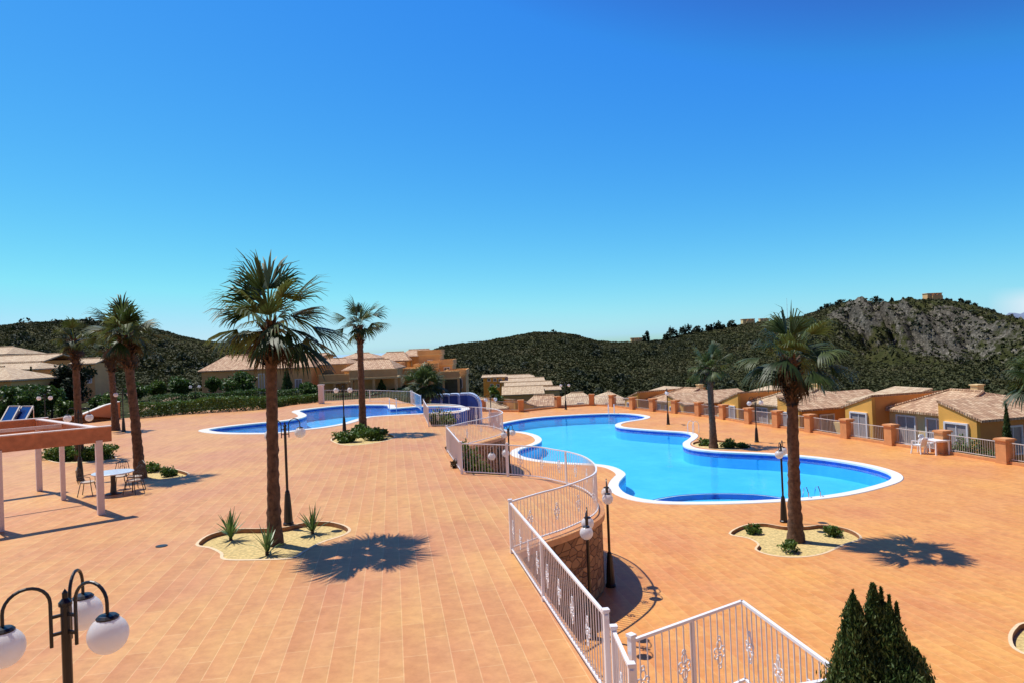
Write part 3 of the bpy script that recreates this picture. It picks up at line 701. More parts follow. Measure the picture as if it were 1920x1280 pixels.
def terrain_z(t, D):
    X = t * D
    e = np.interp(t, sk_t, sk_e)
    Dr = np.interp(t, [-.9, -.3, -.22, -.12, 0, .15, .3, .55, .8], [300, 330, 300, 380, 430, 430, 470, 520, 520])
    zr = EYE + e * Dr
    nearz = np.full_like(X, -2.4)
    gard = sm(D - edge_D(X), .3, 1.6) * sm(-X, 2, 8)
    nearz = nearz + gard * 4.1
    nearz = nearz - sm(D, 85, 190) * np.where(t < -.1, 4.0, 20.0) * np.where(t < -.1, 1, 1)
    nearz = np.where(t < -.1, nearz, nearz)
    bl = sm(-t, .02, .16)
    nr = -2.4 - sm(D, 85, 190) * 20
    nl = -2.4 + gard * 4.1 - sm(D, 95, 180) * 5.5
    nearz = nr * (1 - bl) + nl * bl
    Db = np.interp(t, [-.9, -.25, 0, .3, .8], [140, 150, 180, 200, 210])
    s_ = np.clip((D - Db) / (Dr - Db), 0, 1)
    cl = sm(t, .42, .52)                    # cliffed part
    sc = np.clip(.86 - (t - .42) * 1.5 + .16 * fbm(X / 40, D / 60, 3, 41), .34, .9)
    prof = s_ ** .92 * (1 - cl) + (.50 * s_ + .50 * sm(s_, sc - .07, sc + .07)) * cl
    z = nearz + (zr - nearz) * prof
    behind = np.clip(D - Dr, 0, None)
    z = z - behind * .16 - sm(behind, 0, 700) * 60
    z = np.maximum(z, -70 - 4 * sm(D, 1500, 3000))
    env = sm(D, 110, 170) * (1 - sm(D, 1500, 2500)); edge = 1 - .55 * np.exp(-((D - Dr) / 28) ** 2)
    nz = 7 * fbm(X / 70, D / 55, 4, 3) + 3.2 * fbm(X / 14, D / 14, 3, 9) + 1.5 * fbm(X / 4.2, D / 4.2, 3, 21)
    z = z + nz * env * edge * (.55 + .45 * s_)
    # gullies and rock ribs on the cliff
    rib = 1.5 * np.abs(fbm(X / 11 + .6 * fbm(X / 40, D / 40, 2, 5), D / 60, 4, 31)) * 2 + .35 * fbm(X / 3.5, D / 5, 3, 61)
    z = z + cl * sm(s_, .35, .6) * (1 - sm(s_, .78, .96)) * (rib - .35) * 13 * (D < Dr + 5)
    rock = cl * np.clip(sm(s_, sc - .20, sc - .10) * (1 - sm(s_, sc + .06, sc + .2)), 0, 1) * .85 + .20 * sm(s_, .6, .9) * cl
    rock = rock * (.45 + .9 * sm(fbm(X / 26, D / 20, 4, 71), -.18, .12))
    rock = rock + .25 * sm(fbm(X / 30, D / 30, 3, 55), .08, .2) * sm(s_, .3, .6) * sm(t, .1, .2)
    return z, rock
ts = np.concatenate([np.linspace(-1.6, -.82, 30)[:-1], np.linspace(-.82, .82, 960), np.linspace(.82, 1.6, 30)[1:]])
Ds = np.concatenate([np.linspace(-40, 40, 12), np.linspace(41, 100, 50)[:], np.linspace(101, 190, 40), np.linspace(191, 560, 250), np.geomspace(565, 1600, 40), np.geomspace(1700, 30000, 14)])
TT_, DD_ = np.meshgrid(ts, Ds)
De = np.maximum(DD_, 41.0)
z, rk = terrain_z(TT_, np.maximum(DD_, 1.0))
z = np.where(DD_ < 41, -2.4, z)
XX = TT_ * De
V = np.stack([XX, DD_, z], axis=2).reshape(-1, 3)
nT = len(ts); nD = len(Ds); idx = np.arange(nT * nD).reshape(nD, nT)
F = np.stack([idx[:-1, :-1], idx[:-1, 1:], idx[1:, 1:], idx[1:, :-1]], axis=2).reshape(-1, 4)
tag(np_mesh('terrain', V, F, M['earth'], rock=rk.reshape(-1), smooth=True), kind='structure')
mb = MB(); mb.add([(-45000, 700, -66), (45000, 700, -66), (45000, 55000, -66), (-45000, 55000, -66)], [(0, 1, 2, 3)])
tag(mb.build('sea', M['sea']), kind='structure')
# far mountains on the right
V = []; F = []; n = 60
for i in range(n + 1):
    t = .45 + .5 * i / n; D = 9000
    d = ray(960 + 1300 * t, 640); u_ = 960 + 1300 * t
    vv = np.interp(u_, [1500, 1700, 1860, 1890, 1915, 1950, 2100, 2300], [625, 618, 596, 590, 586, 582, 576, 590]) + 2.5 * math.sin(i * 2.1) + 1.5 * math.sin(i * 4.7)
    p = P(u_, vv, D)
    V += [(p.x * .9, D * .9, -90), (p.x, D, p.z), (p.x * 1.1, D * 1.1, -90)]
for i in range(n):
    a = i * 3; F += [(a, a + 3, a + 4, a + 1), (a + 1, a + 4, a + 5, a + 2)]
tag(np_mesh('mountain_range', V, F, M['mountain']), kind='structure')

def ground_z(X, D):
    z, _ = terrain_z(np.array([X / D]), np.array([float(D)])); return float(z[0])
# scrub cover on the hills
def scrub(n, tlo, thi, s0, s1, seed, name, mat, size=(.7, 2.0), d0=130):
    rg = np.random.default_rng(seed)
    t = rg.uniform(tlo, thi, n); s_ = rg.uniform(s0, s1, n) ** .8
    Dr = np.interp(t, [-.9, -.3, -.22, -.12, 0, .15, .3, .55, .8], [300, 330, 300, 380, 430, 430, 470, 520, 520])
    D = d0 + (Dr - d0) * s_
    z, rk = terrain_z(t, D)
    keep = (rk < .45) | (rg.random(n) < .4)
    t, D, z = t[keep], D[keep], z[keep]; n = len(t)
    X = t * D; sz = rg.uniform(size[0], size[1], n) * (.6 + .9 * (fbm(X / 45, D / 45, 3, 77) + .5))
    # low lumpy tufts of leaf-sized faces
    k = 7
    C = np.repeat(np.stack([X, D, z], 1), k, 0); S = np.repeat(sz, k)
    q = rg.normal(size=(n * k, 3)); q /= np.linalg.norm(q, axis=1, keepdims=True); q[:, 2] = np.abs(q[:, 2]) * .65
    C = C + q * S[:, None] * .55
    V, F = leaf_quads(C, 1.0, 1.3, rg, .8)
    Cq = np.repeat(C, 4, 0); V = Cq + (V - Cq) * np.repeat(S, 4)[:, None] * .42
    tint = np.clip(.45 + np.repeat(rg.normal(size=n) * .16 + 1.1 * fbm(X / 38, D / 30, 4, 91), k), 0, 1)
    o = np_mesh(name, V, F, mat, tint=tint)
    return tag(o, kind='stuff')
tag(scrub(42000, -.8, -.22, .0, 1.02, 5, 'scrub_cover', M['scrub'], (.35, 1.1), 100), 'low dark scrub covering the hill behind the left houses', 'scrub')
tag(scrub(46000, -.2, .25, .1, 1.02, 6, 'scrub_cover', M['scrub'], (.4, 1.35)), 'dark scrub covering the rounded middle hill', 'scrub')
tag(scrub(62000, .2, .82, .0, 1.02, 8, 'scrub_cover', M['scrub'], (.4, 1.5), 85), 'scrub and low trees around the rocky hill on the right', 'scrub')

def clump_scrub(n, tlo, thi, seed, label):
    rg = np.random.default_rng(seed); t = rg.uniform(tlo, thi, n * 3); s_ = rg.uniform(.05, .98, n * 3)
    Dr = np.interp(t, [-.9, -.3, -.22, -.12, 0, .15, .3, .55, .8], [300, 330, 300, 380, 430, 430, 470, 520, 520]); D = 110 + (Dr - 110) * s_
    X = t * D; keep = fbm(X / 45, D / 40, 3, 123) > .03
    t, D, X = t[keep][:n], D[keep][:n], X[keep][:n]; z, rk = terrain_z(t, D); n = len(t)
    k = 46; C = np.repeat(np.stack([X, D, z], 1), k, 0); S = np.repeat(rg.uniform(1.1, 2.6, n), k)
    q = rg.normal(size=(n * k, 3)); q /= np.linalg.norm(q, axis=1, keepdims=True); q[:, 2] = np.abs(q[:, 2]) * 1.1
    C = C + q * S[:, None]; V, F = leaf_quads(C, 1.0, .9, rg, .7); Cq = np.repeat(C, 4, 0); V = Cq + (V - Cq) * np.repeat(S, 4)[:, None] * .26
    return tag(np_mesh('pine_scrub', V, F, M['pine'], tint=np.clip(.45 + .25 * rg.normal(size=n * k), 0, 1)), label, 'pine scrub', kind='stuff')
clump_scrub(330, -.12, .78, 31, 'darker clumps of low pines scattered over the middle and right hills')
clump_scrub(90, -.8, -.2, 32, 'darker low pines scattered over the left hill')

# ------------------------------------------------------------------ terraces
RAIL = 1.05
def GU(lst): return [G(u, v, UP) for u, v in lst]
def GL(lst): return [G(u, v, 0) for u, v in lst]
A0, A1 = G(795, 779, UP), G(804, 799, UP)
lobe2 = catmull(GU([(804, 799), (838, 799), (873, 797), (905, 799), (928, 803), (941, 808.5), (943, 814), (930, 820), (905, 827), (870, 836.5), (839, 847)]), 5)
B1 = G(866, 888, UP)
lobe1 = catmull(GU([(866, 888), (905, 890), (955, 893), (1010, 898), (1042, 905), (1071, 912), (1097, 923), (1115, 939), (1121, 953), (1117, 967), (1096, 981), (1056, 999), (1012, 1014), (960, 1034)]), 5)
M1 = Vector((1.00, 8.28, UP)); M2 = Vector((1.10, 7.16, UP))
P1 = Vector((1.20, 7.56, UP)); 
P1 = Vector((1.17, 7.58, UP)); P2 = Vector((2.71, 8.59, UP)); P3 = Vector((3.03, 6.59, UP)); P4 = Vector((1.55, 6.22, UP))
far = GU([(600, 752), (700, 753), (770, 757), (792, 772)])
bulge = catmull(GU([(796, 780.5), (812, 777), (832, 775.5), (850, 774.5), (868, 771), (876, 766), (868, 761), (848, 758), (820, 757), (800, 757)][::-1]), 4)
edge_path = [A0] + lobe2 + lobe1
outer_edge = offset(edge_path, .17)
up_outer = [Vector((-60, 42, UP)), Vector((-36, 48, UP)), Vector((-20.9, 63.5, UP)), Vector((-12, 66, UP)), G(770, 756, UP)] + bulge + outer_edge + \
           [M1 + Vector((.12, .1, 0)), Vector((1.16, 7.72, UP)), P1 + Vector((-.02, .12, 0)), P2 + Vector((.05, .14, 0)), P3 + Vector((.14, -.04, 0)), P4 + Vector((.06, -.14, 0)), Vector((1.5, 5.4, UP)), Vector((1.5, -9, UP)), Vector((-60, -9, UP))]
def clean(pts, d=.02):
    out = []
    for p in pts:
        if not out or (p - out[-1]).length > d: out.append(p)
    return out
up_outer = clean(up_outer)
if area(up_outer) < 0: up_outer.reverse()

# pool outlines (water edge)
pool1 = GL([(936, 796), (964, 789), (1007, 782.5), (1060, 778.5), (1110, 776), (1150, 775), (1182, 776), (1204, 779), (1209, 782), (1198, 785.5), (1178, 788.5), (1160, 792), (1153, 796.5), (1163, 801), (1204, 805),
            (1248, 808), (1279, 810), (1292, 812.5), (1296, 817), (1290, 823), (1281, 829), (1282, 836), (1300, 842), (1336, 846), (1367, 848), (1437, 851), (1493, 855), (1549, 861), (1606, 870), (1648, 880),
            (1670, 890), (1667, 900), (1634, 911), (1592, 921), (1549, 928), (1499, 933), (1409, 938), (1338, 940), (1260, 940), (1207, 935), (1174, 925), (1161, 913), (1161, 904), (1168, 895), (1173, 889),
            (1167, 882), (1150, 874.5), (1128, 870.5), (1105, 868.5), (1070, 867), (1040, 865), (1007, 861), (982, 855.5), (971, 849), (976, 842), (993, 836.5), (1010, 830.5), (1016, 824), (1011, 817.5), (1000, 813), (984, 809.5), (957, 806.5), (942, 803)])
pool1 = catmull(pool1, 3, True)
pool2 = GU([(392, 806), (420, 810), (470, 811), (520, 810), (560, 805), (600, 800.5), (640, 793.5), (665, 786), (690, 780.5), (740, 777), (790, 774.5), (830, 771.5), (858, 769), (866, 766), (858, 762.5), (830, 761),
            (790, 761.5), (755, 764), (733, 765.5), (727, 762), (725, 759.2), (700, 758.8), (660, 759), (620, 762), (580, 766.5), (562, 770), (570, 774), (575, 779), (560, 784.5), (530, 789), (480, 793.5), (430, 799), (402, 803)])
pool2 = catmull(pool2, 3, True)
for pl in (pool1, pool2):
    if area(pl) < 0: pl.reverse()
cop1 = offset(pool1, -.46, True); cop2 = offset(pool2, -.60, True)

# planting beds sunk into the paving
def bedU(pts, z): return clean(catmull([G(u, v, z) for u, v in pts], 4, True), .01)
bed_big = bedU([(372, 1020), (395, 1002), (440, 992), (490, 991), (535, 988), (570, 980), (610, 978), (640, 984), (653, 993), (640, 1003), (600, 1016), (566, 1034), (545, 1045), (480, 1048), (424, 1047), (418, 1036), (398, 1026)], UP)
bed_right = bedU([(1370, 1000), (1395, 985), (1430, 981), (1470, 987), (1510, 987), (1545, 984), (1590, 992), (1612, 1008), (1580, 1020), (1540, 1037), (1495, 1043), (1450, 1040), (1420, 1030), (1424, 1019), (1405, 1008)], 0)
bed_far = bedU([(1300, 829), (1320, 825), (1350, 825), (1390, 831), (1408, 838), (1385, 842), (1340, 841), (1306, 836)], 0)
bed_left = bedU([(262, 885), (285, 876), (320, 878), (350, 886), (345, 893), (310, 897), (275, 899), (250, 895)], UP)
bed_mid = bedU([(622, 824), (640, 815), (680, 810), (725, 812), (738, 820), (700, 830), (650, 834)], UP)
bed_shrub = bedU([(88, 858), (110, 848), (150, 845), (200, 850), (215, 860), (160, 866), (110, 866)], UP)
bed_corner = bedU([(1898, 1195), (1906, 1178), (1925, 1168), (1990, 1170), (2040, 1195), (2000, 1225), (1940, 1228), (1906, 1215)], 0)
beds_up = [bed_big, bed_left, bed_mid, bed_shrub]; beds_low = [bed_right, bed_far, bed_corner]
for bd in beds_up + beds_low:
    if area(bd) < 0: bd.reverse()

mb = MB(); flat_fill(mb, up_outer, [cop2] + beds_up, UP)
tag(mb.build('upper_terrace_paving', M['tile_up']), kind='structure')
mb = MB(); strip(mb, up_outer, UP - .14, UP, True); tag(mb.build('terrace_edge_tiles', M['edge']), kind='structure')
inner = offset(up_outer, .07, True)
mb = MB(); flat_fill(mb, up_outer, [inner], UP - .14, flip=True); tag(mb.build('terrace_edge_soffit', M['edge']), kind='structure')
mb = MB(); strip(mb, inner, -2.4, UP - .14, True)
tag(mb.build('stone_retaining_wall', M['stone']), 'brown stone retaining wall holding up the curved upper terrace', 'retaining wall')

perim = [Vector((x, y, 0)) for y, x in [(66.2, .6), (68.9, 4.3), (70, 7.8), (68, 9.6), (64.2, 10.96), (61.7, 12.3), (59.2, 13.7), (56.4, 14.97), (53.4, 16.06), (50.1, 16.9), (47.4, 17.9), (44.5, 18.9), (41.3, 19.7), (38.1, 20.6), (35, 21.5), (31.7, 22.3), (28.4, 23.1), (25.1, 23.9), (21.8, 24.7)]]
fl = G(905, 770, 0)
low_outer = [Vector((30, -9, 0)), Vector((25.6, 18, 0))] + [p + Vector((.3, .1, 0)) for p in reversed(perim)] + [fl + Vector((0, .4, 0)), Vector((-9, 64, 0)), Vector((-12, 50, 0)), Vector((-12, -9, 0))]
if area(low_outer) < 0: low_outer.reverse()
mb = MB(); flat_fill(mb, low_outer, [cop1] + beds_low, 0.0)
tag(mb.build('lower_terrace_paving', M['tile_low']), kind='structure')
mb = MB(); strip(mb, low_outer, -2.4, 0, True); tag(mb.build('lower_terrace_side', M['edge']), kind='structure')

def ring(mb, a, b, za, zb):                # quad strip between two equal loops
    n = len(a); vs = [Vector((p.x, p.y, za)) for p in a] + [Vector((p.x, p.y, zb)) for p in b]
    mb.add(vs, [(i, (i + 1) % n, n + (i + 1) % n, n + i) for i in range(n)])
def make_pool(name, label, water, cop, z, depth, mats, wl=.13):
    e = empty(name, (0, 0, 0), 0, label, 'swimming pool')
    mb = MB(); ring(mb, cop, offset(cop, .03, True), z - .02, z + .025); ring(mb, offset(cop, .03, True), water, z + .025, z + .02)
    mb.build('coping', mats[0], e)
    mb = MB(); ring(mb, water, water, z + .02, z - .06); mb.build('lip', mats[0], e)
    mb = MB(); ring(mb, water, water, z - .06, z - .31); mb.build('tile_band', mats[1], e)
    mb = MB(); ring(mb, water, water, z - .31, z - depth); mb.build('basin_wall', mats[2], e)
    mb = MB(); flat_fill(mb, water, [], z - depth); mb.build('basin_floor', mats[2], e)
    mb = MB(); flat_fill(mb, water, [], z - wl); mb.build('water', M['water'], e)
    return e
p1 = make_pool('swimming_pool', 'large curving swimming pool with white coping on the lower terrace', pool1, cop1, 0.0, .85, (M['coping'], M['pwall'], M['pfloor']))
p2 = make_pool('swimming_pool', 'smaller far pool with cream coping on the upper terrace', pool2, cop2, UP, .95, (M['cream_coping'], M['pwall2'], M['pfloor2']))
# low curved dividing wall under the water of the large pool and its entry steps
arc = catmull(GL([(1207, 935), (1235, 926), (1275, 919.5), (1320, 916.5), (1370, 916), (1420, 918), (1460, 923), (1485, 929), (1497, 933)]), 4)
mb = MB()
for o_, z0, z1 in ((0, -.85, -.20), (.16, -.85, -.20)): strip(mb, offset(arc, o_), z0, z1)
a_, b_ = arc, offset(arc, .16); n_ = len(a_)
mb.build('shallow_end_wall', M['pwall'], p1)
mb = MB(); mb.add([Vector((p.x, p.y, -.22)) for p in a_] + [Vector((p.x, p.y, -.22)) for p in b_], [(i, i + 1, n_ + i + 1, n_ + i) for i in range(n_ - 1)])
mb.build('shallow_end_wall_top', M['coping'], p1)
sh = [Vector((p.x, p.y, 0)) for p in arc] + GL([(1409, 938), (1338, 940), (1260, 940)])
mb = MB(); flat_fill(mb, sh, [], -.42); mb.build('shallow_floor', M['pfloor'], p1)
fan = catmull(GL([(1500, 933), (1512, 921), (1545, 912), (1600, 906), (1668, 899)]), 4)
for k, (sc, zt) in enumerate(((1.0, -.58), (.72, -.36))):
    mb = MB(); c0 = G(1590, 924, 0)
    pts = [c0 + (p - c0) * sc for p in fan]
    pts = [Vector((p.x, p.y, 0)) for p in pts] + [Vector((q.x, q.y, 0)) for q in [G(1634, 911, 0), G(1592, 921, 0), G(1549, 928, 0)]]
    flat_fill(mb, pts, [], zt); strip(mb, pts, -.84, zt, True); mb.build('entry_step', M['pfloor'], p1)

for bd, z, lab in [(bed_big, UP, 'sandy planting bed around the tall front palm'), (bed_left, UP, 'small sandy bed beside the palm behind the garden table'), (bed_mid, UP, 'sandy bed under the palm by the far pool'), (bed_shrub, UP, 'sandy bed of the dark round shrub behind the pergola'),
                   (bed_right, 0, 'sandy planting bed around the palm in front of the large pool'), (bed_far, 0, 'sandy bed in the bay on the far side of the large pool'), (bed_corner, 0, 'round sandy bed cut off by the right border of the picture')]:
    e = empty('planting_bed', (0, 0, 0), 0, lab, 'planting bed', 'planting beds sunk in the paving')
    mb = MB(); flat_fill(mb, bd, [], z - .10); mb.build('sand', M['sand'], e)
    mb = MB(); strip(mb, bd, z - .12, z + .012, True); mb.build('edging', M['bed_edge'], e)
    mb = MB(); o2 = offset(bd, -.07, True); ring(mb, o2, bd, z + .006, z + .012); mb.build('rim', M['bed_rim'], e)
mb = MB(); mb.lathe([(.13, 0), (.13, .012), (.11, .016)], 20); o = mb.build('manhole_cover', M['black']); o.location = G(303, 1023, UP); tag(o, 'small dark round drain cover in the paving left of the front palm bed', 'drain cover')

# ------------------------------------------------------------------ lamps
def make_lamp(angles=(195, 315, 75)):
    e = empty('street_lamp', (0, 0, 0))
    mb = MB(); mb.lathe([(.034, .0), (.034, 2.50), (.046, 2.505), (.046, 2.53), (.02, 2.56), (.02, 2.60), (.001, 2.63)], 10); mb.build('pole', M['black'], e)
    mb = MB(); mb.lathe([(.135, 0), (.135, .05), (.115, .07), (.095, .45), (.07, .78), (.06, .80), (.06, .84), (.041, .88)], 10); mb.build('pedestal', M['black'], e)
    for k, a in enumerate(angles):
        d = Vector((math.cos(R(a)), math.sin(R(a)), 0))
        pts = [d * .095 + Vector((0, 0, 2.22)), d * .095 + Vector((0, 0, 2.545))]
        for i in range(1, 12):
            th = math.pi * i / 12; pts.append(d * (.095 + .145 - .145 * math.cos(th)) + Vector((0, 0, 2.545 + .145 * math.sin(th))))
        pts += [d * .385 + Vector((0, 0, 2.545)), d * .385 + Vector((0, 0, 2.45))]
        mb = MB(); mb.tube(pts, .0125, 8)
        for zz in (2.31, 2.44): mb.beam(Vector((0, 0, zz)), d * .1 + Vector((0, 0, zz)), .018, .022)
        arm = mb.build('arm', M['black'], e, smooth=False)
        g = MB(); g.ball((d.x * .385, d.y * .385, 2.315), .138, 24, 16); gl = g.build('globe', M['globe'], e, smooth=True)
        c = MB(); c.lathe([(.075, 0), (.078, .012), (.06, .028), (.015, .036)], 14, (d.x * .385, d.y * .385, 2.43)); c.build('cap', M['black'], gl)
    register(e)
    return e
lamp0 = make_lamp(); lamp1 = make_lamp((0, 180))
LG = 'black lamp posts with white globes'
lamps = [(P(122, 1122, 5.2), UP, 30, 'black lamp with three big white globes in the near left corner'),
         (G(541, 983, UP), UP, 35, 'black lamp post right behind the trunk of the tall front palm'),
         (G(646, 810, UP), UP, -5, 'black lamp post standing left of the palm at the far pool'),
         (G(232, 808, UP), UP, 10, 'black lamp post between the two leaning palms on the left'),
         (G(151, 900, UP), UP, 5, 'black lamp post behind the pergola and beside the garden table'),
         (G(922, 806, 0), 0, 20, 'black lamp post at the far left end of the large pool'),
         (G(1061, 767, 0), 0, 5, 'black lamp post beyond the large pool before the farthest pillars'),
         (G(1253, 795, 0), 0, 82, 'black lamp post on the paving spit on the far side of the large pool'),
         (G(1419, 828, 0), 0, 12, 'black lamp post behind the sandy bed across the large pool'),
         (G(1470, 978, 0), 0, 60, 'black lamp post touching the palm trunk in front of the large pool'),
         (Vector((2.27, 17.75, 0)), 0, 84, 'black lamp post against the rounded end of the stone terrace wall'),
         (P(1100, 975, 14.7), 0, 82, 'black lamp post down in the stone walled recess behind the railing'),
         (P(953, 808, 31.2), 0, 60, 'black lamp post behind the small railing above the planted recess'),
         (P(935, 846, 25.2), 0, 50, 'black lamp post with its globes low inside the planted recess'),
         (P(84, 757, 46), 1.75, 0, 'black lamp post before the garden shrubs left of the dark tree'),
         (P(365, 717, 62), None, 0, 'black lamp post standing in the long hedge')]
for i, (p, z, rz, lab) in enumerate(lamps):
    o = lamp0 if i == 0 else lamp1 if i == 1 else copy_tree(lamp1)
    if z is None: z = p.z - 2.66
    o.location = (p.x, p.y, z); o.rotation_euler = (0, 0, R(rz)); tag(o, lab, 'street lamp', LG)

# ------------------------------------------------------------------ railings
bm_ = MB(); bm_.box((0, 0, .5), (.013, .013, .86)); bal0 = bm_.build('baluster', M['white']); bal_me = bal0.data; bpy.data.objects.remove(bal0)
def ornament_mesh():
    mb = MB()
    def ring_(cx, cz, rx, rz_, a0=0, a1=360):
        pts = [(cx + rx * math.cos(R(a0 + (a1 - a0) * i / 12)), 0, cz + rz_ * math.sin(R(a0 + (a1 - a0) * i / 12))) for i in range(13)]
        mb.tube(pts, .0085, 5)
    ring_(0, .09, .034, .055); ring_(0, -.09, .034, .055)
    ring_(.052, .03, .028, .03, -90, 200); ring_(-.052, .03, .028, .03, -20, 270)
    ring_(.052, -.04, .026, .028, 160, 430); ring_(-.052, -.04, .026, .028, 110, 380)
    ring_(0, .165, .022, .028); ring_(0, -.165, .022, .028)
    mb.lathe([(.001, -.02), (.02, 0), (.001, .02)], 8)
    o = mb.build('scroll_ornament', M['white']); me = o.data; bpy.data.objects.remove(o); return me
orn_me = ornament_mesh()
def fence(path, label, posts=(), orn=1.0, step=.115, h=RAIL, start_post=True, end_post=True, group='white railings around the terraces', orn0=.5, name='railing'):
    base = path[0].copy(); e = empty(name, base, 0, label, 'railing', group)
    rel = [p - base for p in path]
    mb = MB()
    for a, b in zip(rel, rel[1:]): mb.beam(a + Vector((0, 0, h)), b + Vector((0, 0, h)), .042, .032)
    mb.build('top_rail', M['white'], e)
    mb = MB()
    for a, b in zip(rel, rel[1:]): mb.beam(a + Vector((0, 0, .09)), b + Vector((0, 0, .09)), .032, .028)
    mb.build('bottom_rail', M['white'], e)
    L = sum((b - a).length for a, b in zip(rel, rel[1:]))
    pts = resample(rel, step); hs = (h - .1) / .86
    for p in pts[1:-1]:
        o = bpy.data.objects.new('baluster', bal_me); COL.objects.link(o); o.parent = e; o.location = (p.x, p.y, p.z + .52 * (h - .1) - .5 * hs + .05 ); o.scale = (1, 1, hs)
    fine = resample(rel, .05)
    def at(s_):
        i = min(len(fine) - 2, max(0, int(s_ / L * (len(fine) - 1)))); return fine[i], (fine[i + 1] - fine[i]).normalized()
    if orn:
        s_ = orn0 * orn
        while s_ < L - .2:
            p, t = at(s_); o = bpy.data.objects.new('scroll_ornament', orn_me); COL.objects.link(o); o.parent = e
            o.location = (p.x, p.y, p.z + h * .52); o.rotation_euler = (0, 0, math.atan2(t.y, t.x)); o.scale = (1.15, 1, 1.0); s_ += orn
    pp = list(posts)
    if start_post: pp.append(0)
    if end_post: pp.append(L - .001)
    for s_ in sorted(pp):
        p, t = at(s_); mb = MB(); rz = math.atan2(t.y, t.x)
        big = s_ < .01 or s_ > L - .01; q_ = .065 if big else .042
        mb.box((0, 0, (h + .05 * big) / 2), (q_, q_, h + .05 * big))
        if big: mb.box((0, 0, h + .062), (.085, .085, .03))
        o = mb.build('post', M['white'], e); o.location = p; o.rotation_euler = (0, 0, rz)
    return e
M0 = G(960, 1036, UP)
fence([M0, M1], 'long straight white railing running toward the camera above the stone recess', posts=(2.9,), orn=.75, orn0=.35)
fence([M1 + Vector((.06, -.10, -.14)), M2 + Vector((0, 0, -.14))], 'short lowest white railing piece closest to the camera', orn=.6, orn0=.6)
fence([P1, P2, P3, P4], 'white cornered railing around the near landing beside the cypress', posts=(.95,), orn=.62, orn0=.3)
iC = 10
fence(lobe1[:iC + 1], 'straight white railing in front of the planted recess', orn=0, end_post=True)
fence(lobe1[iC:], 'sweeping S shaped white railing on the near rounded terrace end', posts=(2.6,), start_post=False, orn=.9, end_post=False)
fence([lobe2[-1], B1], 'short straight white railing left of the planted recess', orn=0, posts=(1.0,), end_post=False, step=.12)
fence(lobe2, 'curved white railing on the farther rounded terrace end', posts=(3.0,), orn=1.2, end_post=False, step=.13, start_post=False)
fence([A0, A1], 'short white railing running back to the far pool', orn=0, step=.13, start_post=True)
fence([G(605, 752, UP), G(690, 753, UP), G(772, 757, UP)], 'long pale railing beyond the far pool before the terraced houses', orn=0, step=.22, posts=(6,))
for k, (u, v) in enumerate([(772, 757), (778, 762), (785, 768)]):
    pass
fence([G(772, 757, UP) + Vector((.1, -.3, 0)), G(790, 769, UP)], 'short pale railing at the right end of the far pool', orn=0, step=.2)
mb = MB(); mb.box((0, 0, .8), (.42, .42, 1.6)); mb.box((0, 0, 1.64), (.52, .52, .08))
o = mb.build('gate_pillar', M['postpaint']); o.location = G(603, 756, UP); tag(o, 'pale pink pillar at the left end of the railing beyond the far pool', 'pillar')
# shower wall and gate at the left end of the large pool
e = empty('shower_panel', G(928, 807, 0), 0, 'pinkish white panel with posts at the left tip of the large pool', 'panel')
mb = MB(); mb.box((0, 0, .75), (.62, .06, 1.3)); mb.build('board', M['postpaint'], e)
for x in (-.36, .36):
    mb = MB(); mb.box((x, 0, .78), (.07, .09, 1.56)); mb.build('post', M['white'], e)

# ------------------------------------------------------------------ boundary pillars and fence bays
e = empty('pillar', (0, 0, 0))
mb = MB(); mb.box((0, 0, .53), (.52, .52, 1.06)); mb.box((0, 0, .05), (.56, .56, .1)); mb.build('shaft', M['pillar'], e)
mb = MB(); mb.box((0, 0, 1.09), (.64, .64, .06)); mb.box((0, 0, 1.135), (.58, .58, .035)); mb.build('cap', M['pillar'], e)
register(e); pil0 = e
names_ord = ['first', 'second', 'third', 'fourth', 'fifth', 'sixth', 'seventh', 'eighth', 'ninth', 'tenth', 'eleventh', 'twelfth', 'thirteenth', 'fourteenth', 'fifteenth', 'sixteenth', 'seventeenth']
vis = perim[:16]
pp_ = [fl] + vis
for i, p in enumerate(list(reversed(pp_)) + perim[16:]):
    o = pil0 if i == 0 else copy_tree(pil0)
    o.location = p
    q = (list(reversed(pp_)) + perim[16:])
    allp = [fl] + perim; j = min(range(len(allp)), key=lambda k: (allp[k] - p).length)
    t = allp[min(j + 1, len(allp) - 1)] - allp[max(j - 1, 0)]; o.rotation_euler = (0, 0, math.atan2(t.y, t.x))
    if i < 17:
        lab = 'terracotta boundary pillar, %s counting from the one nearest the camera' % names_ord[i]
        if i == 0: lab = 'biggest terracotta boundary pillar beside the dark slim cypress'
        if i == 1: lab = 'terracotta boundary pillar right behind the white plastic furniture'
        if i == 16: lab = 'terracotta boundary pillar beside the blue arched walls, farthest left'
    else: lab = 'terracotta boundary pillar past the right border'
    tag(o, lab, 'pillar', 'terracotta pillars along the terrace boundary')
def bay(a, b, lab):
    d = (b - a); L = d.length; rz = math.atan2(d.y, d.x); e = empty('boundary_fence', a, rz, lab, 'fence', 'fence bays between the pillars')
    x0, x1 = .28, L - .28
    mb = MB(); mb.box(((x0 + x1) / 2, 0, .07), (x1 - x0, .22, .14)); mb.build('curb', M['pillar'], e)
    mb = MB(); mb.box(((x0 + x1) / 2, 0, .96), (x1 - x0, .035, .035)); mb.box(((x0 + x1) / 2, 0, .22), (x1 - x0, .03, .03)); mb.build('rail', M['wire'], e)
    mb = MB(); n = int((x1 - x0) / .12)
    for k in range(1, n): mb.box((x0 + (x1 - x0) * k / n, 0, .59), (.011, .011, .72))
    mb.build('bar_infill', M['wire'], e)
allp = [fl] + perim
